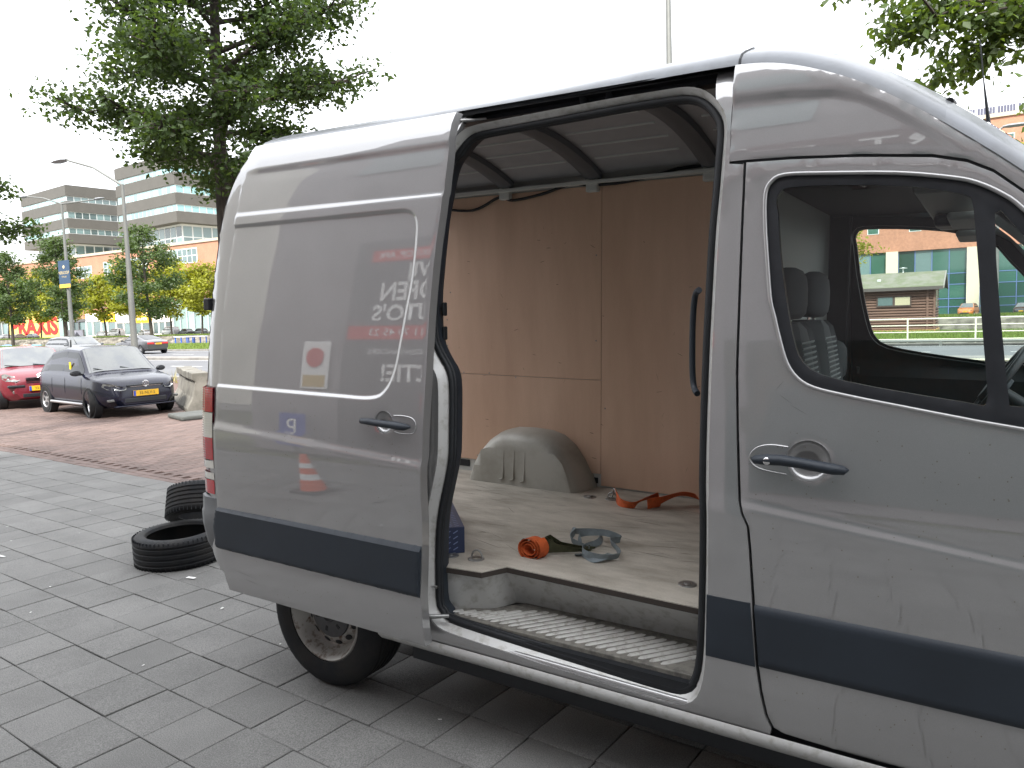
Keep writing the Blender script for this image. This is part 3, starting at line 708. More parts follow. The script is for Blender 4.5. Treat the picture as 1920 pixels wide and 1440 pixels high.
def front_door(mirror=None):
    mr = (lambda y: y) if mirror is None else (lambda y: mirror-y)
    st = .014 if mirror is None else .03
    FHC = (2.186, 1.335)
    ff = [[(1.989, 1.179+o), (2.743, 1.107+o), (3.19, 1.07+o)] for o in (-.02, -.012, -.005, .005, .012, .02)]
    d = panel('front_door', fd_out, [RUBO] + ([circ(FHC, .0635)] if mirror is None else []), yfront, st, SILVER, van, thick=.03, lip=.002, mirror=mirror, feats=ff if mirror is None else ())
    MB().tube([(x, mr(ys(x, z)-.001), z) for x, z in offset_loop(RUBO, .004)], .0065, 8, closed=True).build('window_flange', SILVER, d, smooth=60)
    panel('window_rubber', offset_loop(RUBO, .004), [GL1, GL2], lambda x, z: yside(x, z)+.004, .02, BLACKPL, d, thick=.02, mirror=mirror)
    panel('window_pane', offset_loop(GL1, .01), [], lambda x, z: yside(x, z)+.010, .05, WGLASS, d, thick=0, lip=0, mirror=mirror)
    panel('quarter_pane', offset_loop(GL2, .008), [], lambda x, z: yside(x, z)+.010, .05, WGLASS, d, thick=0, lip=0, mirror=mirror)
    panel('door_lining', [(1.99, 2.24), (2.12, .50), (2.75, .50), (3.15, .85), (3.16, 1.48), (2.70, 2.08), (2.5, 2.2)], [offset_loop(GL1, .012), offset_loop(GL2, .008)], lambda x, z: yside(x, z)+.05+.05*sstep((1.50-z)/.06), .03, BLACKPL, d, thick=.02, mirror=mirror)
    panel('door_trim', [(2.038, .862), (3.13, .862), (3.05, .79), (2.97, .71), (2.93, .652), (2.060, .652)], [], lambda x, z: yside(x, z)-.0135*sstep((z-.652)/.015)*sstep((.862-z)/.015)-.001, .014, TRIM, d, thick=.014, mirror=mirror)
    if mirror is None:
        y0 = ys(*FHC)-.002
        bw = MB(); bw.lathe([(.0645*cos(t), .034*sin(t)) for t in np.linspace(0, pi/2, 9)], 36, Matrix.Translation((FHC[0], y0, FHC[1])) @ Matrix.Rotation(-pi/2, 4, 'X'))
        bw.build('handle_bowl', SILVER, d, smooth=60)
        pts = [(-.160, -.002), (-.150, -.002), (-.12, 0), (-.075, .003), (-.02, .0), (.04, -.006), (.075, -.009), (.105, -.010), (.113, -.010)]
        rad = [.008, .018, .022, .0225, .0215, .0225, .0225, .018, .006]
        MB().tube([(FHC[0]+a, y0-.034+(.012 if i in (0, 8) else 0), FHC[1]+b) for i, (a, b) in enumerate(pts)], rad, 14, flat=.75).build('handle_bar', TRIM, d, smooth=60)
        lp = [(-.060, .040), (-.11, .042), (-.150, .032), (-.173, .008), (-.173, -.016), (-.150, -.034), (-.11, -.042), (-.062, -.046)]
        MB().tube([(FHC[0]+a, y0-.003, FHC[1]+b) for a, b in spline(lp, 4)], .0026, 6).build('handle_bezel', SILVER, d, smooth=60)
        MB().lathe([(0, .005), (.010, .005), (.0125, .001), (.0125, -.008)], 18, Matrix.Translation((FHC[0]-.112, y0-.050, FHC[1]-.001)) @ Matrix.Rotation(pi/2, 4, 'X')).build('key_lock', CHROME, d, smooth=60)
        MB().tube([(2.30, ys(2.3, 1.60)+.075, 1.60), (2.30, ys(2.3, 1.60)+.075, 1.62)], .005, 6).build('lock_pin', BLACKPL, d)
    return d
front_door(); front_door(VW)
MB().tube([(x, ys(x, z)+.026, z) for x, z in [(1.90, 2.267)]+GAP+[(2.4, .437), (2.82, .437)]], .013, 8).build('door_gap_rubber', RUBBER, van, smooth=60)
MB().tube([(x, ys(x, z)+.024, z+.005) for x, z in [(1.90, 2.266)]+DTOP+[(3.2, 1.6)]], .012, 8).build('door_gap_rubber', RUBBER, van, smooth=60)
# --- sill under the doors
sl = MB()
for pr, nm in (([(.004, .432), (-.004, .42), (-.002, .40), (.02, .375), (.06, .36), (.10, .36)], 'sill'),):
    sl.grid([[(x, y, z) for x in (.44, .8, 1.2, 1.9, 2.4, 2.84)] for y, z in pr])
sl.build('sill', SILVER_DIRTY, van, smooth=70)
MB().tube([(x, .022, .470-.012*(x-.7)) for x in np.linspace(.72, 1.86, 8)], .012, 8).build('sill_tube', SILVER, van, smooth=60)
# --- left flank, rear doors, lamps, bumper
panel('side_panel', [(1.938, 2.258), (1.893, 2.264), (1.884, 2.575)] + REAR + [(-.60, .50), (-.46, .44)] + ARCH + [(.46, .43), (2.095, .43)] + [(x-.005, z) for x, z in GAP[::-1]][1:], [], ysp, .06, SILVER, van, thick=.03, mirror=VW)
rr_z = [p[1] for p in REAR][::-1]; rr_x = [p[0] for p in REAR][::-1]
rd_ = MB()                                   # the rear doors stand open: only the frame round the opening is left
for t0, t1, za, zb2 in ((0, .07, .60, 2.60), (.93, 1, .60, 2.60), (.07, .93, 2.46, 2.66), (.07, .93, .58, .68)):
    P = []
    for z in np.linspace(za, zb2, 16):
        row_ = []
        for t in np.linspace(t0, t1, 9):
            xr_ = float(np.interp(z, rr_z, rr_x)) if z < 2.60 else -.45+.10*(z-2.60)
            y0 = ys(max(xr_, -.70), min(z, 2.57)); y = y0+(VW-2*y0)*t
            row_.append((xr_-.04*(1-abs(2*t-1)**5), y, z))
        P.append(row_)
    rd_.grid(P)
rd_.build('rear_frame', SILVER, van, smooth=60)
bx('rear_hinge', -.715, -.670, .055, .085, 1.80, 1.86, BLACKPL, van, bevel=.006)
def corner(z0, z1, off=0.0, lean=0.0):
    pr = [(-.600, -.004), (-.660, .000), (-.702, .018), (-.732, .055), (-.746, .10), (-.75, .16)]
    P = []
    for z in np.linspace(z0, z1, 5):
        yo = ys(-.55, z); P.append([(x-off+.012*max(0, z-1.2), y+yo-off, z) for x, y in pr])
    return P
lamp = MB().grid(corner(.885, 1.425)).build('tail_lamp', DREDL, van, smooth=70)
LB = [(1.300, 1.420, REDL), (1.175, 1.296, WHITEL), (1.060, 1.172, REDL), (1.018, 1.055, WHITEL), (.962, .995, WHITEL), (.888, .958, REDL)]
for z0, z1, m in LB:
    q = MB().grid(corner(z0, z1, .006))
    q.build('lens', m, lamp, smooth=70)
for z in np.arange(1.065, 1.42, .012):
    MB().grid([[(a[0]-.0075, a[1]-.0075, z+dz) for a in corner(z, z+.001)[0][:4]] for dz in (0, .004)]).build('lens_rib', REDL if (z < 1.17 or z > 1.30) else WHITEL, lamp)
bp = MB(); P = []
for z, o, xf in ((.875, .0, -.60), (.868, .012, -.595), (.80, .014, -.585), (.785, .02, -.58), (.72, .018, -.575), (.62, .0, -.565), (.55, -.035, -.58)):
    P.append([(xf, -o+.01 if o < .0 else -o, z), (-.68-o*.5, -o+.004, z), (-.735-o, .03-o*.5, z), (-.77-o, .10, z), (-.79-o, .30, z), (-.80-o, VW/2, z), (-.79-o, VW-.30, z), (-.77-o, VW-.10, z), (-.60, VW+o, z)])
bp.grid(P); bp.build('rear_bumper', mat('grey_bumper', (0.13, 0.135, 0.14), rough=.55, var=.15, vscale=6), van, smooth=40)

# --- cargo bay
FZ = .72
fl = [(-.62, 1.72), (-.62, .10), (.70, .10), (.90, .125), (.955, .235), (1.76, .215), (1.90, .215), (1.90, 1.72)]
MB().prism(fl, FZ-.005, FZ, 'z').build('cargo_floor', PLYF, van, bevel=.001)
MB().prism([(x, y-.002) for x, y in fl], FZ-.026, FZ-.0055, 'z').build('floor_edge', mat('dark_ply_edge', (0.045, 0.036, 0.03), rough=.8), van)
# riser and tread of the step
rz = MB(); top = [(.70, .115), (.78, .115), (.795, .122), (.88, .14), (.90, .15), (.925, .20), (.945, .245), (.975, .252), (1.3, .245), (1.86, .225)]
bot = [(.70, .125), (.77, .13), (.80, .155), (.88, .20), (.905, .225), (.925, .275), (.945, .315), (.985, .33), (1.3, .335), (1.86, .345)]
rz.grid([[(x, y, FZ-.027) for x, y in top], [(x, y+.02*t*0, FZ-.027-.12*t) for t in (1,) for x, y in bot], [(x, y+.012, .528) for x, y in bot]])
riser = rz.build('step_riser', SILVER_DIRTY, van, smooth=40)
for (xa, xb, dz) in ((1.05, 1.30, 0), (1.40, 1.68, -.004)):
    MB().tube([(x, .262-.02*(x-1)*.5+.02, .665+dz) for x in np.linspace(xa, xb, 4)], .004, 6).build('riser_bead', SILVER_DIRTY, riser)
TREADM = mat('dirty_tread', (0.20, 0.19, 0.165), rough=.7, metal=.15, col2=(0.10, 0.095, 0.085), vscale=30, lo=.36, hi=.58, detail=8)
RIBM = mat('tread_rib_metal', (0.44, 0.435, 0.41), rough=.6, metal=.2, col2=(0.24, 0.225, 0.195), vscale=34, lo=.3, hi=.5)
td = MB().prism([(.735, .075), (.735, .15), (.80, .18), (.90, .245), (.985, .345), (1.86, .36), (1.845, .075)], .50, .53, 'z').build('step_tread', TREADM, van, bevel=.004)
rib = MB()
for k in range(26):
    x0 = .76+k*.043; y0, y1 = .10, .10+.205
    if x0 < .98: y1 = .10+max(.04, (x0-.72)*.75)
    M_ = Matrix.Translation((x0+.02, (y0+y1)/2, .53)) @ Matrix.Rotation(radians(-38), 4, 'Z')
    if x0+.07 > 1.84: continue
    L_ = (y1-y0)/2/cos(radians(38))
    rib.tube([M_ @ Vector((0, t*L_, 0)) for t in (-1, -.9, 0, .9, 1)], [.003, .011, .012, .011, .003], 8, flat=.45)
rib.build('tread_rib', RIBM, td, smooth=60)
bx('step_gap', .74, 1.85, .045, .08, .455, .512, RUBBER, van)
# lashing rings in the floor
LR = empty('t'); bpy.data.objects.remove(LR)
for (x, y, up) in ((.788, .25, 1), (.667, .229, 0), (1.676, .418, 0), (.74, 1.468, 0), (.868, 1.486, 1)):
    q = MB(); q.lathe([(.016, .0035), (.030, .005), (.036, .002), (.037, -.002)], 20, Matrix.Translation((x, y, FZ+.001)))
    lo = q.build('lashing_ring', STEEL, van, smooth=40)
    if up: MB().tube([(x+.028*cos(a), y+.008, FZ+.004+.034*sin(a)) for a in np.linspace(0, pi, 10)], .004, 8).build('ring_bow', STEEL, lo, smooth=60)
    else: MB().lathe([(0, .006), (.012, .006), (.014, .002)], 14, Matrix.Translation((x, y, FZ+.001))).build('ring_bow', STEEL, lo)
# far wall: plywood lining and the body metal showing under it
YW = 1.712
bx('inner_wall', -.62, 1.90, YW+.012, YW+.03, .60, 2.56, LINER, van)
for (x0, x1, z0, z1) in ((-.62, .6925, 1.3675, 2.50), (-.62, .6925, .80, 1.365), (.695, 1.90, FZ+.01, 2.50)):
    bx('plywood_panel', x0, x1, YW, YW+.010, z0, z1, PLY, van, bevel=.002)
for (x0, x1, z0, z1) in ((-.42, -.27, .745, .79), (.645, .672, .74, .775)):
    bx('wall_hole', x0, x1, YW+.006, YW+.0115, z0, z1, RUBBER, van, bevel=.003)
for i in range(11):
    x, z = [(-.43, 1.55), (-.43, 1.72), (-.40, 1.9), (-.38, 1.30), (-.30, 1.375), (-.2, .83), (.66, 1.6), (.66, 2.1), (.72, 1.2), (.1, 1.358), (-.1, 1.378)][i]
    MB().lathe([(0, .0015), (.004, .0012), (.005, 0)], 8, Matrix.Translation((x, YW-.001, z)) @ Matrix.Rotation(pi/2, 4, 'X')).build('screw', STEEL, van)
# wheel arch box
wa = MB(); P = []
prof_ = [(-.155, 0), (-.12, .10), (-.06, .20), (.0, .265), (.06, .305), (.13, .325), (.25, .33), (.37, .322), (.45, .298), (.52, .245), (.58, .165), (.63, .07), (.655, 0)]
for y, s, sx in ((YW+.01, 1.0, 1.03), (1.66, 1.0, 1.02), (1.60, .985, 1.0), (1.555, .955, .975), (1.525, .90, .95), (1.508, .82, .92), (1.498, .66, .89), (1.490, .3, .875), (1.488, 0, .87)):
    P.append([(.25+(x-.25)*sx*(1 if s > .7 else 1), y, FZ+(z*s if s > .7 else min(z*1.0, .33*s))) for x, z in prof_])
wa.grid(P); wab = wa.build('wheel_arch', ARCHM, van, smooth=70)
for x in (.14, .215, .29):
    MB().tube([(x, 1.502, FZ+.21), (x, 1.492, FZ+.10), (x, 1.484, FZ+.04), (x-.02, 1.481, FZ+.03)], .006, 6).build('arch_bead', ARCHM, wab, smooth=60)
# ceiling, roof bows, wiring
def zceil(y): return 2.665-.13*((y-.93)/.75)**2
P = []
for x in np.linspace(-.62, 1.9, 8): P.append([(x, y, zceil(y)+.035) for y in np.linspace(.22, 1.70, 15)])
MB().grid(P).build('roof_lining', CEIL, van, smooth=60)
for y in (.42, .60, .78, .98, 1.18, 1.36, 1.52):
    for xa, xb in ((-.55, -.02), (.13, .56), (.74, 1.22), (1.45, 1.85)):
        MB().tube([(xa, y, zceil(y)+.033), (xb, y, zceil(y)+.033)], .007, 6).build('roof_rib', LINER, van, smooth=60)
for xb in (.06, .655, 1.345):
    P = []
    for dx, dz in ((-.055, .03), (-.05, .0), (-.015, -.012), (.015, -.012), (.05, .0), (.055, .03)):
        P.append([(xb+dx, y, zceil(y)+dz) for y in np.linspace(.24, 1.685, 16)])
    bw_ = MB().grid(P).build('roof_bow', BOW, van, smooth=30)
    bx('bow_bracket', xb-.045, xb+.03, 1.665, 1.708, 2.46, 2.535, LINER, bw_, bevel=.008)
MB().box(-.62, 1.90, 1.655, 1.70, 2.505, 2.525).build('roof_rail', LINER, van, bevel=.004)
cab_pts = [(-.5, 1.69, 2.45), (-.2, 1.69, 2.415), (.0, 1.69, 2.48), (.1, 1.69, 2.455), (.3, 1.69, 2.475), (.5, 1.69, 2.515), (.65, 1.69, 2.50), (.85, 1.69, 2.50), (1.05, 1.69, 2.525), (1.2, 1.69, 2.545), (1.5, 1.69, 2.54)]
MB().tube(spline(cab_pts, 6), .009, 6).build('cable', RUBBER, van, smooth=60)
MB().tube(spline([(1.80, .12, 1.86), (1.775, .155, 1.84), (1.765, .165, 1.75), (1.766, .165, 1.60), (1.776, .155, 1.53), (1.80, .12, 1.51)], 5), .011, 8).build('grab_handle', TRIM, van, smooth=60)
# --- cab
_bh = [(.06, .62), (.06, 1.45), (.13, 2.0), (.20, 2.35), (.30, 2.55)]
MB().prism(_bh+[(VW-y, z) for y, z in _bh[::-1]], 1.905, 1.935, 'x').build('bulkhead', mat('bulkhead_grey', (0.34, 0.345, 0.33), rough=.6), van)
HL = mat('headliner', (0.045, 0.047, 0.05), rough=.9)
bx('headliner', 1.94, 2.46, .16, VW-.135, 2.235, 2.28, HL, van, bevel=.01)
bx('cab_shelf', 2.42, 2.60, .20, 1.63, 2.135, 2.17, mat('shelf_grey', (0.20, 0.205, 0.20), rough=.6), van, bevel=.012)
for y0 in (.45, 1.2): bx('sun_visor', 2.50, 2.62, y0, y0+.38, 2.075, 2.10, mat('visor_grey', (0.36, 0.36, 0.34), rough=.7), van, bevel=.01)
bx('reading_lamp', 2.44, 2.53, .84, 1.0, 2.09, 2.135, TRIM, van, bevel=.015)
bx('cab_floor', 1.95, 3.3, .12, 1.71, .46, .50, BLACKPL, van)
def seat(y0, y1):
    st = empty('seat', parent=van)
    bxm = MB(); n = 9; P = []
    for z, x, w_ in ((1.02, 2.10, .0), (1.2, 2.085, .0), (1.4, 2.06, .0), (1.55, 2.04, .01), (1.66, 2.022, .025), (1.72, 2.008, .06), (1.745, 1.99, .12)):
        yc = (y0+y1)/2; hw = (y1-y0)/2-w_
        P.append([(x+.075*(1-abs(t)**3.5)+(.03 if abs(t) > .62 and abs(t) < .95 else 0), yc+hw*t, z) for t in np.linspace(-1, 1, 15)])
    bk_ = MB(); bk_.grid(P); bk_.grid([[(1.955, p[1], p[2]) for p in r_] for r_ in P]); 
    bk_.grid([[P[i][0], (1.955, P[i][0][1], P[i][0][2])] for i in range(len(P))]); bk_.grid([[P[i][-1], (1.955, P[i][-1][1], P[i][-1][2])] for i in range(len(P))]); bk_.grid([P[-1], [(1.955, p[1], p[2]) for p in P[-1]]])
    bo = bk_.build('backrest', SEATM, st, smooth=50)
    q = MB()
    for k in range(34):
        z = 1.06+k*.0185; x = np.interp(z, [1.02, 1.4, 1.66, 1.75], [2.10, 2.06, 2.022, 1.99])+.0775; yc = (y0+y1)/2; hw = (y1-y0)*.26
        q.grid([[(x+dx, yc+hw*t, z+dz) for t in (-1, -.5, 0, .5, 1)] for dx, dz in ((0, 0), (.004, .005), (.003, .010))])
    q.build('fabric_stripe', SEATS, st)
    hr = MB(); prf = [(0, .115), (.03, .113), (.065, .10), (.085, .075), (.092, .03), (.092, -.03), (.085, -.065), (.06, -.085), (0, -.09)]
    hr.lathe(prf, 20, Matrix.Translation((2.03, (y0+y1)/2, 1.835)) @ Matrix.Diagonal((.62, 1.42, .9, 1)))
    hr.build('headrest', SEATM, st, smooth=70)
    for dy in (-.05, .05): MB().tube([(2.02, (y0+y1)/2+dy, 1.70), (2.025, (y0+y1)/2+dy, 1.78)], .006, 6).build('headrest_post', CHROME, st)
    bx('cushion', 2.0, 2.50, y0, y1, .88, 1.03, SEATM, st, bevel=.04)
    return st
for y0, y1 in ((.20, .62), (.64, 1.06)): seat(y0, y1)
sd3 = seat(1.22, 1.64); sd3.location = (-.01, 0, -.30)
bx('pillar_lining', 1.93, 2.035, VW-.19, VW-.075, .6, 2.34, BLACKPL, van, bevel=.01)
bx('pillar_lining', 1.93, 2.02, .09, .17, .6, 1.5, BLACKPL, van, bevel=.01)
q = MB(); q.prism([(2.74, .9), (2.76, 1.24), (2.86, 1.36), (3.05, 1.40), (3.34, 1.42), (3.34, .9)], .14, 1.69, 'y'); q.build('dashboard', BLACKPL, van, bevel=.03)
Msw = Matrix.Translation((2.66, 1.34, 1.45)) @ Matrix.Rotation(radians(-58), 4, 'Y')
sw = MB(); sw.lathe([(.20+.016*cos(a), .016*sin(a)) for a in np.linspace(0, 2*pi, 10)[:-1]], 36, Msw, closed=True)
swo = sw.build('steering_wheel', BLACKPL, van, smooth=70)
q = MB(); q.lathe([(0, .03), (.06, .028), (.075, .0), (.07, -.04)], 20, Msw)
for a in (0, pi, pi*1.5): q.tube([Msw @ Vector((.05*cos(a), .05*sin(a), .0)), Msw @ Vector((.195*cos(a), .195*sin(a), 0))], .014, 8)
q.build('wheel_hub', TRIM, swo, smooth=60)
MB().tube([Msw @ Vector((0, 0, -.02)), (2.92, 1.34, 1.28)], .035, 10).build('steering_column', BLACKPL, van, smooth=60)
MB().tube([(2.597, .90, 2.37), (2.60, .90, 2.43), (2.575, .90, 2.60), (2.557, .90, 2.745)], [.012, .008, .0022, .0018], 8).build('antenna', BLACKPL, van, smooth=60)
# --- nose, underbody and wheels
nose = MB(); P = []
for x, zt, zb_, yi in ((3.16, 1.42, .55, .03), (3.30, 1.44, .42, .05), (3.5, 1.36, .36, .06), (3.7, 1.24, .34, .085), (3.85, 1.10, .34, .13), (3.93, .92, .36, .20), (3.95, .70, .40, .26)):
    ring = [(.30, zb_), (yi, zb_+.03), (yi, zb_+.25), (yi+.005, (zt+zb_)/2), (yi+.03, zt-.12), (yi+.12, zt-.03), (VW/2, zt+.02)]
    ring += [(VW-y, z) for y, z in ring[-2::-1]]
    P.append([(x, y, z) for y, z in ring])
nose.grid(P); nose.f.append(tuple(len(nose.v)-13+i for i in range(13))); nose.build('bonnet', SILVER, van, smooth=60)
bx('front_bumper', 3.78, 3.99, .10, VW-.10, .30, .62, TRIM, van, bevel=.06)
for s in (0, 1):
    y0 = .11 if s == 0 else VW-.11
    MB().prism([(3.56, .98), (3.60, 1.14), (3.82, 1.06), (3.92, .90), (3.90, .80)], y0-.03, y0+.05, 'y').build('headlamp', WHITEL, van, bevel=.02)
MB().prism([(3.955, .62), (3.955, .92), (3.90, .98), (3.88, .62)], .55, 1.28, 'y').build('grille', BLACKPL, van, bevel=.01)
bx('underbody', .50, 2.75, .16, 1.75, .24, .44, BLACKPL, van)  # plain box for the underbody, deepened to block light under the van
for s in (0, 1): bx('sill_box', .47, 2.60, .05 if s == 0 else VW-.14, .14 if s == 0 else VW-.05, .40, .50, BLACKPL, van)
arc_ = MB(); P = []
for y in (.03, .40): P.append([(x, y, z) for x, z in arch(0, .35, .425, pi-.22, .22, 20)])
arc_.grid(P); arc_.build('wheel_housing', BLACKPL, van, smooth=60)
def tyre_profile(R, w, r0, groove=4):
    """closed outline (radius, height) of a tyre shell"""
    h = w/2
    out = [(r0, -h*.78), (r0+.012, -h*.95), (r0+(R-r0)*.35, -h*1.0), (r0+(R-r0)*.7, -h*.98), (R-.018, -h*.90), (R-.004, -h*.78)]
    n = groove; gz = np.linspace(-h*.55, h*.55, n)
    for z in gz: out += [(R, z-.010), (R-.007, z-.005), (R-.007, z+.005), (R, z+.010)]
    out += [(R-.004, h*.78), (R-.018, h*.90), (r0+(R-r0)*.7, h*.98), (r0+(R-r0)*.35, h*1.0), (r0+.012, h*.95), (r0, h*.78)]
    out += [(r0+.012, h*.70), (r0+.03, h*.86), (R-.05, h*.85), (R-.018, h*.6), (R-.015, -h*.6), (R-.05, -h*.85), (r0+.03, -h*.86), (r0+.012, -h*.70)]
    return out
def van_wheel(x, ysd, zc):
    """ysd 0: right side, outer face towards -Y"""
    root = empty('wheel', parent=van); root.location = (x, .095+.112 if ysd == 0 else VW-.095-.112, zc); root.rotation_euler = (pi/2 if ysd == 0 else -pi/2, 0, 0)
    MB().lathe(tyre_profile(.347, .224, .212, 5), 56, closed=True).build('tyre', TYRE, root, smooth=40)
    rim = MB(); rim.lathe([(.222, .085), (.222, .100), (.214, .106), (.206, .098), (.196, .080), (.182, .055), (.172, .030), (.166, .025), (.155, .038), (.135, .048), (.115, .050), (.085, .052), (.0, .052)], 56)
    rim.lathe([(.206, .09), (.20, -.1)], 40)
    ro = rim.build('rim', RIMM, root, smooth=35)
    for k in range(12):
        a = 2*pi*(k+.5)/12; MB().lathe([(0, .004), (.013, .0035), (.0165, 0)], 12, Matrix.Translation((.147*cos(a), .147*sin(a), .0425)) @ Matrix.Rotation(a, 4, 'Z') @ Matrix.Rotation(.62, 4, 'Y') @ Matrix.Diagonal((1, 1.25, 1, 1))).build('vent_hole', RUBBER, ro)
    hc = MB().lathe([(0, .068), (.03, .068), (.036, .074), (.042, .068), (.095, .066), (.118, .060), (.121, .052)], 40).build('hub_cap', mat('hub_grey', (0.075, 0.075, 0.078), rough=.5, var=.2, vscale=30), ro, smooth=35)
    st_ = MB()
    for k in range(3):
        a = 2*pi*k/3+pi/2; st_.add([(.028*cos(a), .028*sin(a), .072), (.006*cos(a+1.05), .006*sin(a+1.05), .073), (.006*cos(a-1.05), .006*sin(a-1.05), .073)], [(0, 1, 2)])
    st_.build('hub_star', CHROME, ro)
    for k in range(6):
        a = 2*pi*k/6+.3; MB().box(-.012, .012, -.007, .007, 0, .003, Matrix.Translation((.078*cos(a), .078*sin(a), .0655)) @ Matrix.Rotation(a, 4, 'Z')).build('cap_slot', RUBBER, ro)
van_wheel(0, 0, .347); van_wheel(0, 1, .347); van_wheel(3.24, 0, .45); van_wheel(3.24, 1, .45)

# ================================================================== LOAD IN THE VAN
def vpt(x, y, z): return VANM @ Vector((x, y, z))
def ribbon(pts, w, th, m, name, parent=None, roll=None, side=None):
    """flat webbing along a path; roll = angle of the band about the path (0 = lying flat, pi/2 = on edge)"""
    n = len(pts); q = MB(); P = [Vector(p) for p in pts]; rows = []
    rl = roll if roll is not None else [0]*n
    for i in range(n):
        t = (P[min(i+1, n-1)]-P[max(i-1, 0)]).normalized(); s = t.cross(Vector((0, 0, 1)))
        if s.length < .05: s = Vector((1, 0, 0))
        s.normalize()
        if side is not None: s = side.normalized()
        u = s.cross(t)
        d = s*cos(rl[i])+u*sin(rl[i]); nn = d.cross(t).normalized()
        rows.append([P[i]-d*w/2-nn*th/2, P[i]+d*w/2-nn*th/2, P[i]+d*w/2+nn*th/2, P[i]-d*w/2+nn*th/2, P[i]-d*w/2-nn*th/2])
    q.grid(rows); return q.build(name, m, parent, smooth=40)
def vspline(pts, per=6): return [vpt(*p) for p in spline(pts, per)]
ORANGE = mat('orange_webbing', (0.62, 0.115, 0.025), rough=.75, var=.25, vscale=30, bump=.3, bscale=400)
GREYW = mat('grey_webbing', (0.20, 0.235, 0.25), rough=.8, var=.25, vscale=25, bump=.3, bscale=400)
OLIVE = mat('olive_ratchet', (0.085, 0.09, 0.05), rough=.45, metal=.5, var=.3, vscale=40)
# rolled ratchet strap
rs = empty('ratchet_strap', vpt(.99, .45, FZ)); tag(rs, 'rolled orange ratchet strap with olive buckle lying on the van floor', 'strap')
inv = Matrix.Translation(-rs.location)
def reloc(o, root):
    o.data.transform(Matrix.Translation(-Vector(root.location))); o.parent = root; return o
sp = []
for i in range(70):
    a = i/70*2*pi*3.2; r_ = .020+.0042*a/1.0*.35+.012*i/70; sp.append((.985+r_*cos(a), .40, FZ+.040+r_*sin(a)*.92))
reloc(ribbon([vpt(*p) for p in sp], .055, .002, ORANGE, 'webbing_roll', roll=[0]*70, side=Vector((.25, .97, 0))), rs)
q = MB()
for dy in (-.012, .028):
    pts = [(1.01, .44+dy, FZ+.075), (1.03, .45+dy, FZ+.085), (1.07, .48+dy, FZ+.05), (1.13, .53+dy, FZ+.03), (1.19, .58+dy, FZ+.02), (1.18, .585+dy, FZ+.008), (1.10, .52+dy, FZ+.008), (1.02, .45+dy, FZ+.012)]
    k = len(q.v); pa = [vpt(*p) for p in pts]; pb = [vpt(p[0]-.003, p[1]+.004, p[2]) for p in pts]; n = len(pts)
    q.v += [tuple(p) for p in pa+pb]; q.f += [tuple(range(k, k+n)), tuple(range(k+2*n-1, k+n-1, -1))]+[(k+i, k+(i+1) % n, k+n+(i+1) % n, k+n+i) for i in range(n)]
for a, b, r_ in (((1.03, .44, FZ+.055), (1.03, .485, FZ+.055), .013), ((1.16, .55, FZ+.02), (1.16, .60, FZ+.02), .007)):
    q.tube([vpt(*a), vpt(*b)], r_, 10)
reloc(q.build('ratchet_buckle', OLIVE, smooth=40), rs)
reloc(ribbon(vspline([(.96, .40, FZ+.01), (.925, .425, FZ+.015), (.905, .45, FZ+.04), (.93, .44, FZ+.065), (.96, .42, FZ+.07)]), .035, .002, GREYW, 'loop_end'), rs)
# grey strap in loose loops
gs = empty('grey_strap', vpt(1.18, .64, FZ)); tag(gs, 'slack grey webbing strap lying in loops on the van floor', 'strap')
pts = [(1.17, .58, FZ+.012), (1.06, .62, FZ+.03), (1.04, .70, FZ+.045), (1.00, .74, FZ+.03), (1.03, .78, FZ+.022), (1.10, .80, FZ+.024), (1.14, .77, FZ+.028), (1.17, .68, FZ+.02), (1.15, .56, FZ+.02), (1.20, .49, FZ+.022), (1.28, .48, FZ+.024), (1.33, .54, FZ+.024), (1.28, .63, FZ+.022), (1.22, .70, FZ+.024), (1.24, .76, FZ+.024), (1.17, .73, FZ+.05), (1.08, .67, FZ+.045), (1.12, .60, FZ+.022)]
ps = vspline(pts, 7); reloc(ribbon(ps, .030, .002, GREYW, 'webbing', roll=[pi/2*.92+.35*sin(i*.23) for i in range(len(ps))]), gs)
pts = [(1.14, .50, FZ+.006), (1.24, .53, FZ+.010), (1.30, .52, FZ+.03), (1.25, .47, FZ+.012), (1.17, .52, FZ+.014)]
ps = vspline(pts, 6); reloc(ribbon(ps, .03, .002, GREYW, 'webbing', roll=[.5+.3*sin(i*.4) for i in range(len(ps))]), gs)
# orange strap along the wall
os_ = empty('orange_strap', vpt(1.15, 1.45, FZ)); tag(os_, 'twisted orange strap with a steel hook lying along the plywood wall', 'strap')
pts = [(.90, 1.47, FZ+.06), (.93, 1.42, FZ+.03), (.98, 1.36, FZ+.018), (1.05, 1.35, FZ+.02), (1.09, 1.40, FZ+.045), (1.13, 1.50, FZ+.05), (1.16, 1.46, FZ+.03), (1.12, 1.40, FZ+.025), (1.17, 1.44, FZ+.04), (1.25, 1.55, FZ+.065), (1.33, 1.58, FZ+.05), (1.38, 1.50, FZ+.03), (1.46, 1.45, FZ+.02), (1.56, 1.43, FZ+.02), (1.66, 1.47, FZ+.022)]
ps = vspline(pts, 7); reloc(ribbon(ps, .055, .002, ORANGE, 'webbing', roll=[1.15+.55*sin(i*.17) for i in range(len(ps))]), os_)
pts = [(1.50, 1.22, FZ+.02), (1.56, 1.24, FZ+.03), (1.62, 1.30, FZ+.03), (1.66, 1.40, FZ+.025)]
ps = vspline(pts, 7); reloc(ribbon(ps, .05, .002, mat('red_webbing', (0.45, 0.03, 0.02), rough=.75, var=.2, vscale=30), 'webbing', roll=[1.0]*len(ps)), os_)
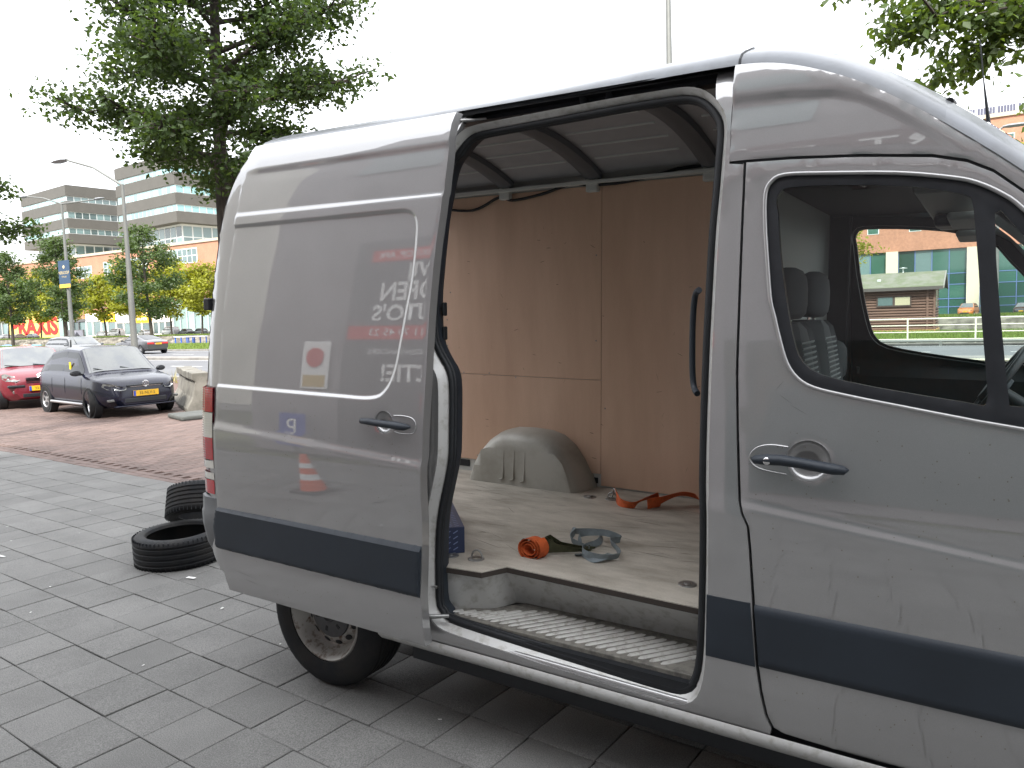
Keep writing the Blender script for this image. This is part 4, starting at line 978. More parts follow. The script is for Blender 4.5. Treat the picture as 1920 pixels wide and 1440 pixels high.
reloc(MB().tube([vpt(*p) for p in spline([(.91, 1.46, FZ+.05), (.885, 1.475, FZ+.065), (.878, 1.48, FZ+.03), (.868, 1.486, FZ+.012), (.85, 1.49, FZ+.016)], 5)], .004, 8).build('hook', STEEL, smooth=60), os_)
# printed blue carton
cb = empty('carton', vpt(.50, .42, FZ)); tag(cb, 'dark blue printed cardboard carton just inside the door opening', 'box')
BLUEC = mat('blue_carton', (0.020, 0.032, 0.085), rough=.45, var=.15, vscale=6)
Mc = VANM @ Matrix.Translation((.70, .29, FZ+.002)) @ Matrix.Rotation(radians(43), 4, 'Z')
reloc(MB().box(-.32, 0, 0, .66, 0, .118, Mc).build('carton_body', BLUEC, bevel=.002), cb)
tp = MB()
PRN = mat('carton_print', (0.16, 0.21, 0.36), rough=.5)
rg = np.random.default_rng(5)
for i in range(10):
    for j in range(22):
        x, y = -.31+i*.030, .015+j*.028
        if x+.022 > 0: continue
        tp.add([Mc @ Vector((x+a*.020-b*.004, y+a*.007+b*.005, .1188)) for a, b in ((0, 0), (1, 0), (1, .8), (0, .8))], [(0, 1, 2, 3)])
reloc(tp.build('carton_pattern', PRN), cb)
tp = MB()
for i in range(9):
    for j in range(4):
        x, z = -.305+i*.032, .014+j*.025
        tp.add([Mc @ Vector((x+a*.020-b*.004, -.0008, z+a*.012+b*.004)) for a, b in ((0, 0), (1, 0), (1, .8), (0, .8))], [(0, 1, 2, 3)])
reloc(tp.build('carton_pattern', PRN), cb)

# ================================================================== LOOSE TYRES
def loose_tyre(loc, M, label, R=.325, w=.225, r0=.225, gr=4):
    t = empty('car_tyre', loc); tag(t, label, 'tyre')
    b = MB().lathe(tyre_profile(R, w, r0, gr), 72, M, closed=True).build('casing', TYRE, t, smooth=35)
    q = MB()
    for k in range(60):
        a = 2*pi*k/60
        for s in (-1, 1):
            q.box(-.010, .003, -.0016, .0016, -.016, .016, M @ Matrix.Rotation(a, 4, 'Z') @ Matrix.Translation((R-.004, 0, s*w*.40)))
    q.build('tread_sipe', RUBBER, t, kind='stuff')
    return t
loose_tyre((-2.47, 1.055, .112), Matrix.Rotation(radians(1.5), 4, 'X'), 'worn black car tyre lying flat on the slabs behind the van')
loose_tyre((-2.72, 1.50, .292), Matrix.Rotation(radians(128), 4, 'Z') @ Matrix.Rotation(radians(28), 4, 'Y'), 'ribbed black car tyre leaning tilted on top of another tyre', R=.32, w=.25, r0=.22, gr=5)
# scrap of paper beside the flat tyre
tag(MB().add([uv(-2.09, .62, .006), uv(-2.02, .64, .006), uv(-2.02, .66, .009), uv(-2.09, .645, .008)], [(0, 1, 2, 3)]).build('paper_scrap', mat('paper', (0.7, 0.7, 0.68), rough=.8)), 'small white paper scrap on the slabs beside the flat tyre', 'paper')

# ================================================================== CARS
PLATE = mat('yellow_plate', (0.72, 0.42, 0.02), rough=.5)
PTXT = mat('plate_text', (0.02, 0.02, 0.02), rough=.6)
EUB = mat('plate_blue', (0.02, 0.06, 0.40), rough=.5)
AMBER = mat('orange_lens', (0.55, 0.18, 0.03), rough=.2, coat=1)
ALLOY = mat('alloy', (0.42, 0.42, 0.43), rough=.35, metal=.7)
HLAMP = mat('headlight_glass', (0.22, 0.23, 0.225), rough=.12, coat=.6, var=.6, vscale=14)
def paint(name, c, rough=.35, metal=.3): return mat(name, c, rough=rough, metal=metal, coat=1.0, coat_rough=.03)
def car(name, label, loc, heading, P, body, plate=None, front=True, parts=True, steer=0.0, group=None):
    """P: L, W, H, hood (hood height), belt, a windscreen base, b roof front, c roof rear, d rear-glass base (x measured from the nose, fraction of L), rear (tail height)"""
    L, Wd, H = P['L'], P['W'], P['H']; root = empty(name, loc, heading); tag(root, label, 'car', group)
    a, b, c, d = [P[k]*L for k in 'abcd']; hood, belt, tail = P['hood'], P['belt'], P['rear']; nose = P.get('nose', .62*hood)
    # local x: 0 at the nose, growing to the tail; drawn with the nose towards +X
    KX = [0, .02*L, .10*L, a, b, (b+c)/2, c, d, L-.05*L, L]
    KT = [nose, nose+.12*(hood-nose)+.08, hood-.05, hood+.02, H-.03, H, H-.02-P.get('drop', .03), tail+.0, tail-.04, tail-.16]
    zt = lambda x: float(np.interp(x, KX, KT))
    zs_ = lambda x: min(zt(x), float(np.interp(x, [0, .1*L, a, d, L], [nose-.06, hood-.10, belt, belt+.04, tail-.1])))
    zb_ = lambda x: float(np.interp(x, [0, .04*L, .2*L, .8*L, .96*L, L], [.26, .20, .18, .18, .22, .30]))
    hw = lambda x: Wd/2*(1-.34*max(0, 1-x/(.17*L))**2.2-.16*max(0, 1-(L-x)/(.13*L))**2)
    hr = lambda x: hw(x)*float(np.interp(zt(x), [belt, H], [.93, .73]))
    def ring(x):
        t, s, bt, h, r_ = zt(x), zs_(x), zb_(x), hw(x), hr(x)
        top = max(t-.05, s+.002)
        pts = [(0, bt), (h*.80, bt), (h*.96, bt+.10), (h*.995, bt+.35*(s-bt)), (h*1.0, bt+.62*(s-bt)), (h*.975, s-.03), (h*.945, s), (h*.945+(r_-h*.945)*.5, s+(top-s)*.55), (r_, top), (r_*.86, t-.012), (r_*.5, t+.004), (0, t+.008)]
        return [(L/2-x, y, z) for y, z in pts]+[(L/2-x, -y, z) for y, z in pts[-2:0:-1]]
    xs_ = sorted(set(list(np.linspace(0, L, 34))+[.01*L, .99*L, a, b, c, d]))
    q = MB(); rings = [ring(x) for x in xs_]; n = len(rings[0])
    for r_ in rings: q.v += r_
    for i in range(len(rings)-1):
        for j in range(n): q.f.append((i*n+j, i*n+(j+1) % n, (i+1)*n+(j+1) % n, (i+1)*n+j))
    q.f.append(tuple(range(n))); q.f.append(tuple((len(rings)-1)*n+j for j in range(n)))
    q.build('body', body, root, smooth=40)
    # glass laid just over the greenhouse surface
    def sidept(x, u, s, o=.006):
        R_ = ring(x); p0, p1 = R_[6], R_[8]; y = p0[1]+(p1[1]-p0[1])*u+o; z = p0[2]+(p1[2]-p0[2])*u
        return (L/2-x, s*y, z)
    for s in (-1, 1):
        x0, x1 = a+.045*L, (d if P.get('estate') else (c+d)/2)-.02*L; cuts = P.get('cuts', (.5,))
        ed = [x0]+[x0+(x1-x0)*t for t in cuts]+[x1]
        for i in range(len(ed)-1):
            g0 = .016 if i else 0
            G = MB().grid([[sidept(x, u, s) for x in np.linspace(ed[i]+g0, ed[i+1]-.016, 9)] for u in (.14, .4, .7, .92)])
            G.build('side_window', CGLASS, root, smooth=60)
    def toppt(x, v, o=.007):
        r_ = hr(x); t = zt(x); y = v*r_; dz = -.05*max(0, (abs(v)-.5)/.5)**2
        return (L/2-x+.0, y, t+.008+dz+o)
    MB().grid([[toppt(x, v) for v in np.linspace(-.93, .93, 11)] for x in np.linspace(a+.012*L, b-.004*L, 8)]).build('windscreen', WSGLASS, root, smooth=60)
    MB().grid([[toppt(x, v) for v in np.linspace(-.86, .86, 9)] for x in np.linspace(c+.02*L, d-.01*L, 8)]).build('rear_window', CGLASS, root, smooth=60)
    R = P.get('R', .30)
    for i, xw in enumerate((P.get('fa', .20)*L, P.get('ra', .84)*L)):
        for s in (-1, 1):
            yw = hw(xw)-.115
            ar = MB(); ar.lathe([(R-.02, -.02), (R-.01, .0), (R+.028, .0), (R+.032, -.14)], 28, Matrix.Translation((L/2-xw, s*(yw+.118), R)) @ Matrix.Rotation(-s*pi/2, 4, 'X')); ar.build('wheel_arch', RUBBER, root, smooth=30)
            wr = empty('wheel', parent=root); wr.location = (L/2-xw, s*(yw+.028), R); wr.rotation_euler = (-s*pi/2, 0, 0)
            if steer and i == 0: wr.rotation_euler = (Matrix.Rotation(steer, 3, 'Z') @ Matrix.Rotation(-s*pi/2, 3, 'X')).to_euler()
            MB().lathe([(R*.62, -.09), (R*.7, -.095), (R-.02, -.09), (R, -.07), (R, .07), (R-.02, .095), (R*.7, .10), (R*.62, .092)], 32).build('tyre', TYRE, wr, smooth=40)
            rm = MB(); rm.lathe([(R*.63, .092), (R*.60, .095), (R*.56, .07), (R*.2, .075), (0, .08)], 28); ro = rm.build('rim', ALLOY, wr, smooth=40)
            if parts:
                for k in range(6):
                    an = 2*pi*k/6; MB().prism([(.26*R*cos(an-.25), .26*R*sin(an-.25)), (.52*R*cos(an-.30), .52*R*sin(an-.30)), (.52*R*cos(an+.30), .52*R*sin(an+.30)), (.26*R*cos(an+.25), .26*R*sin(an+.25))], .068, .082, 'z').build('rim_gap', RUBBER, ro)
    if parts:
        for s in (-1, 1):
            xm = a+.055*L; ym = hw(xm)*.95
            mm = MB(); mm.lathe([(0, .06), (.035, .055), (.055, .03), (.06, 0), (.05, -.03), (0, -.035)], 14, Matrix.Translation((L/2-xm, s*(ym+.115), belt+.07)) @ Matrix.Rotation(s*.15, 4, 'Z') @ Matrix.Rotation(-pi/2, 4, 'Y') @ Matrix.Diagonal((1, 1.7, 1, 1)))
            mm.box(L/2-xm-.02, L/2-xm+.02, s*(ym-.01) if s > 0 else s*(ym+.07), s*(ym+.07) if s > 0 else s*(ym-.01), belt+.02, belt+.06)
            mm.build('door_mirror', P.get('mirror', BLACKPL), root, smooth=60)
            for xd in P.get('doors', (.30, .53, .72)):
                x = xd*L; MB().tube([(L/2-x, s*(hw(x)*f+.002), z) for f, z in ((.965, .30), (1.0, .5), (1.0, .66), (.972, belt-.03))], .0028, 5).build('door_gap', RUBBER, root)
            MB().tube([(L/2-x, s*(hw(x)*.985+.006), .26) for x in np.linspace(.29*L, .75*L, 6)], .03, 8).build('side_skirt', P.get('skirt', body), root, smooth=60)
    return root, dict(L=L, hw=hw, zt=zt, ring=ring, hood=hood, a=a, belt=belt, nose=nose)

def faceplate(root, x, z, txt, w=.50, h=.11, face=1, sub=True):
    p = MB().box(x-.006 if face > 0 else x-.012, x+.012 if face > 0 else x+.006, -w/2, w/2, z-h/2, z+h/2).build('number_plate', PLATE, root, bevel=.003)
    xx = x+(.0145 if face > 0 else -.0145)
    text('plate_characters', txt, h*.78, Matrix.Translation((xx, .02*face, z)) @ Matrix.Rotation(pi/2*face, 4, 'Z') @ Matrix.Rotation(pi/2, 4, 'X'), PTXT, p, sx=.92)
    MB().box(xx-.001, xx+.001, -w/2*face, (-w/2+.045)*face, z-h/2+.004, z+h/2-.004).build('plate_band', EUB, p)
def frontlamps(root, g, pts, m=HLAMP, deep=.0):
    """lamp outlines as (y, z) polygons laid on the nose"""
    for s in (-1, 1):
        q = MB(); n = len(pts); rows = []
        def X(y, z):
            best = 0
            for x in np.linspace(0, .25*g['L'], 60):
                if abs(y) <= g['hw'](x)*.985 and z <= g['zt'](x)-.0: return g['L']/2-x
            return g['L']/2-.25*g['L']
        V_ = [(X(y, z)+.012, s*y, z) for y, z in pts]; c = tuple(np.mean(np.array(V_), 0)+np.array((.02, 0, 0)))
        q.v = V_+[c]; q.f = [(i, (i+1) % n, n) for i in range(n)]
        lo = q.build('headlamp', m, root, smooth=60)
        yc = sum(p[0] for p in pts)/n; zc = sum(p[1] for p in pts)/n
        MB().lathe([(0, .0), (.035, .006), (.045, .02)], 14, Matrix.Translation((c[0]-.004, s*yc, zc)) @ Matrix.Rotation(pi/2, 4, 'Y')).build('reflector', CHROME, lo, smooth=60)

NAVY = mat('navy_paint', (0.004, 0.005, 0.016), rough=.25, spec=.35, coat=.35)
pol, gp = car('parked_car', 'dark blue hatchback parked on the red bricks beside the concrete barriers', (-13.45, 6.98, 0), radians(-8), dict(L=3.62, W=1.58, H=1.41, hood=.84, belt=.82, a=.25, b=.42, c=.80, d=.972, rear=.92, estate=True, cuts=(.42, .76), R=.285, fa=.205, ra=.83, nose=.60, skirt=ALLOY, drop=.06), NAVY, steer=radians(-16))
xf = gp['L']/2
frontlamps(pol, gp, [(.36, .59), (.48, .63), (.62, .675), (.70, .69), (.72, .63), (.66, .57), (.50, .545), (.38, .555)])
faceplate(pol, xf+.012, .47, '35-NLV-5', .50, .11)
bx('upper_grille', xf-.03, xf+.012, -.36, .36, .60, .645, BLACKPL, pol, bevel=.01)
bx('grille_bar', xf-.03, xf+.016, -.30, .30, .605, .612, CHROME, pol)
bx('lower_grille', xf-.06, xf+.008, -.42, .42, .29, .385, BLACKPL, pol, bevel=.015)
bx('bumper_lip', xf-.10, xf+.012, -.60, .60, .215, .245, NAVY, pol, bevel=.012)
for s in (-1, 1):
    bx('fog_lamp', xf-.14, xf-.075, s*.60-.10, s*.60+.10, .33, .38, HLAMP, pol, bevel=.012)
em = MB().lathe([(.052, .006), (.058, .010), (.064, .006), (.064, 0)], 28, Matrix.Translation((xf+.016, 0, .655)) @ Matrix.Rotation(pi/2, 4, 'Y')).build('emblem', CHROME, pol, smooth=50)
q = MB()
for pts in ([(-.035, .042), (-.012, -.042), (0, -.008), (.012, -.042), (.035, .042)], [(-.014, .05), (0, .012), (.014, .05)]):
    q.tube([(xf+.024, y, .655+z) for y, z in pts], .0055, 5)
q.build('emblem_letters', CHROME, em)
for yy, a_ in ((.35, -.10), (-.18, -.14)):
    MB().tube([(xf-gp['a']-.05, yy, gp['zt'](gp['a'])+.02), (xf-gp['a']-.10, yy-.38, gp['zt'](gp['a']+.10)+.03)], .008, 5).build('wiper', BLACKPL, pol)
MB().box(.02, .10, -.715, -.705, .95, 1.10).build('window_sticker', mat('yellow_sticker', (0.75, 0.50, .02), rough=.6), pol)

CRIM = mat('crimson_paint', (0.125, 0.007, 0.016), rough=.32, coat=.5)
c3, gc = car('parked_car', 'red hatchback parked at the left edge beside the dark blue car', (-17.5, 7.35, 0), radians(-17), dict(L=3.55, W=1.56, H=1.40, hood=.90, belt=.88, a=.22, b=.42, c=.80, d=.95, rear=.95, estate=True, cuts=(.45, .8), R=.285, fa=.19, ra=.83, nose=.62, drop=.06), CRIM)
xf = gc['L']/2
frontlamps(c3, gc, [(.40, .67), (.52, .76), (.66, .82), (.72, .80), (.72, .70), (.66, .65), (.50, .635)])
faceplate(c3, xf+.014, .47, '33-NHL-1', .50, .11)
for z in (.60, .635, .67, .705): bx('grille_slat', xf-.05, xf+.010, -.30, .30, z, z+.012, BLACKPL, c3)
bx('bumper_strip', xf-.10, xf+.016, -.66, -.32, .50, .56, BLACKPL, c3, bevel=.02); bx('bumper_strip', xf-.10, xf+.016, .32, .66, .50, .56, BLACKPL, c3, bevel=.02)
bx('lower_grille', xf-.05, xf+.008, -.38, .38, .27, .36, BLACKPL, c3, bevel=.012)
for s in (-1, 1): MB().lathe([(0, .004), (.04, .002), (.05, -.01)], 16, Matrix.Translation((xf-.03, s*.52, .40)) @ Matrix.Rotation(pi/2, 4, 'Y')).build('fog_lamp', HLAMP, c3, smooth=50)
q = MB()
for dz in (0, .045): q.tube([(xf+.02, -.075, .715+dz), (xf+.03, 0, .765+dz), (xf+.02, .075, .715+dz)], .011, 6)
q.build('emblem', CHROME, c3)
for yy in (.42, -.15): MB().tube([(xf-gc['a']-.04, yy, gc['zt'](gc['a'])+.02), (xf-gc['a']-.07, yy-.42, gc['zt'](gc['a']+.07)+.03)], .009, 5).build('wiper', BLACKPL, c3)

LGREY = paint('pale_grey_paint', (0.11, 0.115, 0.12))
suv, gs_ = car('estate_car', 'pale grey estate car driving on the near lane behind the dark blue car', (-39.3, 20.6, 0), radians(-4), dict(L=4.5, W=1.75, H=1.46, hood=.98, belt=.94, a=.27, b=.42, c=.86, d=.975, rear=1.02, estate=True, cuts=(.38, .72), R=.32, nose=.66, mirror=LGREY), LGREY)
xf = gs_['L']/2
frontlamps(suv, gs_, [(.45, .64), (.60, .70), (.76, .72), (.76, .64), (.62, .58), (.46, .585)])
bx('grille', xf-.05, xf+.012, -.42, .42, .46, .64, BLACKPL, suv, bevel=.02); faceplate(suv, xf+.02, .42, 'TX-812-K', .5, .11)
DGREY = paint('graphite_paint', (0.045, 0.045, 0.05))
mer, gm = car('saloon_car', 'graphite saloon driving away on the far lane below the grass strip', (-48.2, 29.9, 0), radians(176), dict(L=4.6, W=1.75, H=1.32, hood=.86, belt=.86, a=.30, b=.47, c=.66, d=.90, rear=.98, cuts=(.52,), R=.32, nose=.60), DGREY)
xr_ = -gm['L']/2
for s in (-1, 1): MB().box(xr_-.015, xr_+.14, s*.50-.24, s*.50+.24, .66, .80).build('tail_lamp', REDL, mer, bevel=.03)
faceplate(mer, xr_-.012, .70, 'NK-404-L', .5, .11, face=-1)
bx('rear_diffuser', xr_-.01, xr_+.10, -.62, .62, .26, .36, BLACKPL, mer, bevel=.02)

# ================================================================== STREET FURNITURE
# concrete barriers in a row behind the parked cars
def barrier(x, y, a, L, label, grp='concrete barriers'):
    r = empty('concrete_barrier', (x, y, 0), a); tag(r, label, 'barrier', grp)
    pr = [(-.30, 0), (-.30, .07), (-.17, .30), (-.11, .62), (-.17, .66), (-.17, .80), (.17, .80), (.17, .66), (.11, .62), (.17, .30), (.30, .07), (.30, 0)]
    MB().prism(pr, -L/2, L/2, 'x').build('barrier_block', CONC, r, bevel=.015)
    for k in range(2): MB().box(-L/2+L*(k+1)/3-.006, -L/2+L*(k+1)/3+.006, -.173, .173, .655, .803).build('cast_joint', mat('dark_joint', (0.06, 0.055, 0.05), rough=.9), r)
barrier(-11.75, 7.95, radians(152), 1.5, 'mossy concrete barrier nearest the van, beside the dark blue car')
barrier(-13.3, 8.85, radians(150), 1.5, 'concrete barrier half hidden behind the dark blue car')
fp = MB(); fp.prism([(-.45, -.36), (.45, -.36), (.45, .36), (-.45, .36)], 0, .085, 'z', Matrix.Translation((-10.35, 6.85, 0)) @ Matrix.Rotation(radians(-18), 4, 'Z'))
tag(fp.build('sign_foot', mat('dark_rubber_foot', (0.09, 0.095, 0.09), rough=.9, var=.3, vscale=8), bevel=.03), 'flat grey-green slab foot lying on the bricks in front of the barrier', 'sign base')

def lamp_post(x, y, h, arms, label, banner=False, r0=.11):
    r = empty('street_lamp', (x, y, 0)); tag(r, label, 'street lamp', 'street lamps')
    MB().tube([(0, 0, 0), (0, 0, 1.2), (0, 0, h*.6), (0, 0, h)], [r0, r0, r0*.72, r0*.45], 14).build('pole', GALV, r, smooth=60)
    for dx, dy, dz in arms:
        MB().tube([(0, 0, h-.03), (dx*.5, dy*.5, h+dz*.62), (dx, dy, h+dz)], [.05, .04, .035], 8).build('arm', GALV, r, smooth=60)
        an = atan2(dy, dx); M_ = Matrix.Translation((dx, dy, h+dz)) @ Matrix.Rotation(an, 4, 'Z')
        q = MB(); P = []
        for u, w_, t0, t1 in ((-.05, .06, -.03, .04), (.15, .15, -.05, .07), (.55, .17, -.05, .06), (.85, .10, -.02, .03), (.92, .02, 0, .01)):
            P.append([M_ @ Vector((u, -w_, (t0+t1)/2)), M_ @ Vector((u, -w_*.6, t1)), M_ @ Vector((u, w_*.6, t1)), M_ @ Vector((u, w_, (t0+t1)/2)), M_ @ Vector((u, w_*.6, t0)), M_ @ Vector((u, -w_*.6, t0)), M_ @ Vector((u, -w_, (t0+t1)/2))])
        q.grid(P); q.build('lamp_head', mat('lamp_housing', (0.20, 0.21, 0.22), rough=.5), r, smooth=50)
    return r
lamp_post(-22.25, 13.2, 6.6, [(-3.3, 0, 1.25)], 'tall grey street lamp with its arm reaching into the big tree')
lb = lamp_post(-45.5, 23.75, 9.5, [(-4.0, 0, .85), (3.6, 0, -.15)], 'double-armed street lamp carrying a dark blue banner board', r0=.13)
bo = bx('banner_board', -.60, .62, -.20, -.16, 4.45, 6.05, mat('banner_blue', (0.02, 0.05, 0.10), rough=.5), lb)
bx('banner_stripe', -.60, .62, -.206, -.202, 4.40, 4.62, mat('banner_yellow', (0.65, 0.40, 0.05), rough=.5), bo)
text('banner_text', 'VERKOOP', .26, TM(.0, -.212, 5.30), mat('banner_gold', (0.55, 0.45, 0.25), rough=.5), bo)
text('banner_text', 'TE HUUR', .13, TM(.0, -.212, 5.06), MATS['banner_gold'], bo)
MB().lathe([(0, 0), (.11, .0), (.12, -.01)], 5, Matrix.Translation((0, -.208, 5.66)) @ Matrix.Rotation(pi/2, 4, 'X')).build('banner_crest', MATS['banner_gold'], bo)
lamp_post(-6.84, 23.75, 14.0, [(-2.0, 0, .6)], 'street lamp pole standing up behind the van roof', r0=.17)
lamp_post(2.86, 33.0, 8.25, [(-.35, 0, .06), (.15, 0, .06)], 'low flat street lamp in front of the brick office', r0=.09)
# back of a round traffic sign
sg = empty('traffic_sign', (-31.6, 16.1, 0)); tag(sg, 'grey back of a round traffic sign above the dark blue car', 'traffic sign')
MB().tube([(0, 0, 0), (0, 0, 1.35)], .035, 10).build('sign_post', GALV, sg, smooth=60)
MB().lathe([(0, .0), (.27, .0), (.28, .012), (.27, .02), (0, .02)], 28, Matrix.Translation((0.02, -.05, 1.12)) @ Matrix.Rotation(radians(-30), 4, 'Z') @ Matrix.Rotation(pi/2, 4, 'X')).build('sign_disc', mat('sign_grey', (0.34, 0.35, 0.36), rough=.5), sg, smooth=30)
# steel rail between bricks and road
def rail(y, zs, x0, x1, step, r_, m, label, cat='railing', name='railing', foot=True):
    g_ = empty(name, (x0, y, 0)); tag(g_, label, cat)
    for z, rr in zs: MB().tube([(0, 0, z), (x1-x0, 0, z)], rr, 8).build('bar', m, g_, smooth=60)
    x = 0
    while x <= x1-x0+.01:
        MB().box(x-r_, x+r_, -r_, r_, -.02, max(z for z, _ in zs)).build('post', m, g_); x += step
        if foot: MB().box(x-step-.30, x-step+.30, -.10, .10, .0, .12).build('post_foot', m, g_)
rail(13.3, [(.72, .022), (.40, .022)], -3.6, 7.0, 3.5, .025, RAILP, 'low two-bar rail along the road edge seen through the cab', foot=False)
rail(33.45, [(1.10, .03), (.83, .022), (.55, .022), (.26, .022)], -9.9, 9.0, 2.42, .03, RAILP, 'cream bar railing on the canal side seen through the cab window')
rail(33.1, [(.20, .055)], -11, 9.0, 4, .05, GALV, 'grey guard rail at the foot of the cream railing', 'guard rail', 'guard_rail', foot=False)

# ================================================================== TREES
BARK = mat('bark', (0.075, 0.062, 0.05), rough=.95, col2=(0.035, 0.03, 0.026), vscale=9, stretch=(3, 3, .5), bump=.6, bscale=30)
LEAFD = mat('leaf_dark_green', (0.040, 0.068, 0.024), rough=.6, spec=.3, isl=.55, var=.3, vscale=.9, trans=((0.10, 0.16, 0.022), .38))
LEAFM = mat('leaf_mid_green', (0.065, 0.105, 0.030), rough=.6, isl=.4, var=.35, vscale=.35, trans=((0.12, 0.19, 0.03), .3))
LEAFY = mat('leaf_yellow_green', (0.24, 0.255, 0.022), rough=.6, isl=.35, var=.3, vscale=.25, trans=((0.36, 0.38, 0.02), .4))
LEAFR = mat('leaf_fresh_green', (0.050, 0.085, 0.022), rough=.5, isl=.45, rnd=.4, trans=((0.16, 0.24, 0.02), .42))
def leaf_soup(P, size, seed, droop=.35):
    """folded lozenge leaves of 4 triangles round points P"""
    r = np.random.default_rng(seed); n = len(P); s = size*r.uniform(.65, 1.3, n)[:, None]
    d = r.normal(0, 1, (n, 3)); d[:, 2] = d[:, 2]*.55-droop; d /= np.linalg.norm(d, axis=1)[:, None]
    u = r.normal(0, 1, (n, 3)); u -= d*(u*d).sum(1)[:, None]; u /= np.linalg.norm(u, axis=1)[:, None]; w = np.cross(d, u)
    A = P; T = P+d*s; Lf = P+d*s*.45+u*s*.30+w*s*.10; Rt = P+d*s*.45-u*s*.30+w*s*.10; M_ = P+d*s*.5
    V = np.stack([A, Lf, M_, Rt, T], 1).reshape(-1, 3); k = np.arange(n)[:, None, None]*5
    F = np.array([[0, 2, 1], [0, 3, 2], [1, 2, 4], [2, 3, 4]])[None]+k
    return V, F.reshape(-1, 3)
def tree(name, label, base, h0, H, R, nlimb, nleaf, lsize, leafm, seed, group=None, r0=.12, prof=None, cat='tree', spread=.16, up=.45, sub=7, lean=(0, 0), kind_stuff=True):
    r = np.random.default_rng(seed); root = empty(name, base); tag(root, label, cat, group)
    tr = []; nseg = 10
    for i in range(nseg+1):
        t = i/nseg; tr.append((lean[0]*t+.05*R*sin(3*t+seed), lean[1]*t+.05*R*cos(2.3*t+seed), H*.96*t))
    trp = np.array(tr)
    def trunk(t): return np.array([np.interp(t, np.linspace(0, 1, nseg+1), trp[:, k]) for k in range(3)])
    q = MB(); q.tube(tr, [r0*(1-.86*(i/nseg))**.9+.004 for i in range(nseg+1)], 9)
    pts = []; limbs = MB()
    prof = prof or (lambda t: (1-t)**.55*(.35+.65*min(1, t/.22)))
    for i in range(nlimb):
        t = (i+r.uniform(0, 1))/nlimb; z = h0+(H-h0)*t; b = trunk(z/(H*.96) if z < H*.96 else 1.0)
        a = i*2.39996+r.uniform(-.4, .4); L = R*prof(t)*r.uniform(.8, 1.12)
        dirv = np.array([cos(a), sin(a), up*(.35+.9*t)+r.uniform(-.12, .12)])
        P = []; m_ = 7
        for j in range(m_+1):
            s = j/m_; P.append(b+dirv*L*s+np.array([0, 0, -.10*L*s*s*(1-t)])+r.normal(0, .02, 3)*L*s)
        limbs.tube(P, [max(.006, r0*.38*(1-t*.6)*(1-s/m_*.88)) for s in range(m_+1)], 6)
        P = np.array(P)
        for j in range(sub):
            s = r.uniform(.25, 1.0); p = np.array([np.interp(s, np.linspace(0, 1, m_+1), P[:, k]) for k in range(3)])
            a2 = a+r.choice([-1, 1])*r.uniform(.4, 1.2); l2 = L*r.uniform(.18, .42)*(1.25-s*.6); d2 = np.array([cos(a2), sin(a2), r.uniform(-.25, .55)])
            e = p+d2*l2; limbs.tube([p, p+d2*l2*.5+np.array([0, 0, .02]), e], [.014*r0/.12+.003, .009*r0/.12+.002, .003], 5)
            pts.append((p, e, l2)); 
        pts.append((P[3], P[-1], L*.6))
    q.build('trunk', BARK, root, smooth=60); limbs.build('limbs', BARK, root, smooth=60, fix=False)
    wts = np.array([p[2] for p in pts]); idx = r.choice(len(pts), nleaf, p=wts/wts.sum())
    A = np.array([p[0] for p in pts])[idx]; B = np.array([p[1] for p in pts])[idx]; s = r.uniform(.05, 1.06, nleaf)[:, None]
    C = A+(B-A)*s+np.clip(r.normal(0, 1, (nleaf, 3)), -1.9, 1.9)*spread*np.array([1, 1, .75])
    V, F = leaf_soup(C, lsize, seed+1)
    o = soup('crown', V, F, leafm, root, kind='stuff')
    return root
tree('street_tree', 'large dark green leafy tree rising behind the rear of the van', (-6.62, 5.05, 0), 3.65, 9.2, 2.1, 46, 46000, .085, LEAFD, 3, r0=.14, spread=.17, sub=14, up=.5,
     prof=lambda t: (1-t)**.45*(.60+.40*min(1, t/.22)))
# tree off the left edge whose twigs reach into the picture
tree('street_tree', 'tree at the left edge with only twig tips reaching into view', (-11.28, 3.04, 0), 2.75, 4.9, 1.5, 14, 5200, .085, LEAFD, 17, r0=.12, spread=.12)
# tree hanging in from the top right
rt = tree('street_tree', 'green tree hanging its branches in from the top right corner', (4.25, 6.9, 0), 3.35, 8.0, 2.5, 18, 5200, .10, LEAFR, 29, r0=.13, spread=.15, up=.25, prof=lambda t: (1-t)**.5)
lv = MB(); lv.v = [(0, 0, 0), (.32, .20, .05), (.30, 0, 0), (.32, -.20, .05), (.70, .17, .045), (.68, 0, 0), (.70, -.17, .045), (1.05, 0, -.06)]
lv.f = [(0, 2, 1), (0, 3, 2), (1, 2, 5, 4), (2, 3, 6, 5), (4, 5, 7), (5, 6, 7)]
lmesh = lv.mesh('leaf'); lmesh.materials.append(LEAFR); lmesh.shade_smooth()
r = np.random.default_rng(77)
twigs = MB(); spots = []
for (p0, p1, n_) in (((1.3, 5.85, 4.78), (1.75, 6.2, 4.75), 24), ((1.75, 6.25, 4.25), (2.5, 6.6, 4.7), 60), ((1.70, 6.2, 4.30), (2.2, 6.5, 4.55), 30), ((2.05, 6.3, 3.78), (2.7, 6.7, 4.25), 34), ((2.35, 6.45, 3.88), (3.0, 6.8, 4.5), 60), ((2.5, 6.5, 4.2), (3.2, 6.9, 4.7), 52), ((2.75, 6.6, 4.05), (3.4, 7.0, 4.6), 40)):
    a, b = np.array(p0), np.array(p1)
    twigs.tube([a, (a+b)/2+np.array([0, 0, .06]), b], [.003, .006, .010], 5)
    for k in range(n_):
        s = r.uniform(0, 1); c = a+(b-a)*s+np.array([0, 0, .06*4*s*(1-s)])+r.normal(0, .055+.11*s, 3); spots.append(c)
tw = twigs.build('twigs', BARK, rt, fix=False); tw.data.transform(Matrix.Translation(-Vector(rt.location)))
dense = []
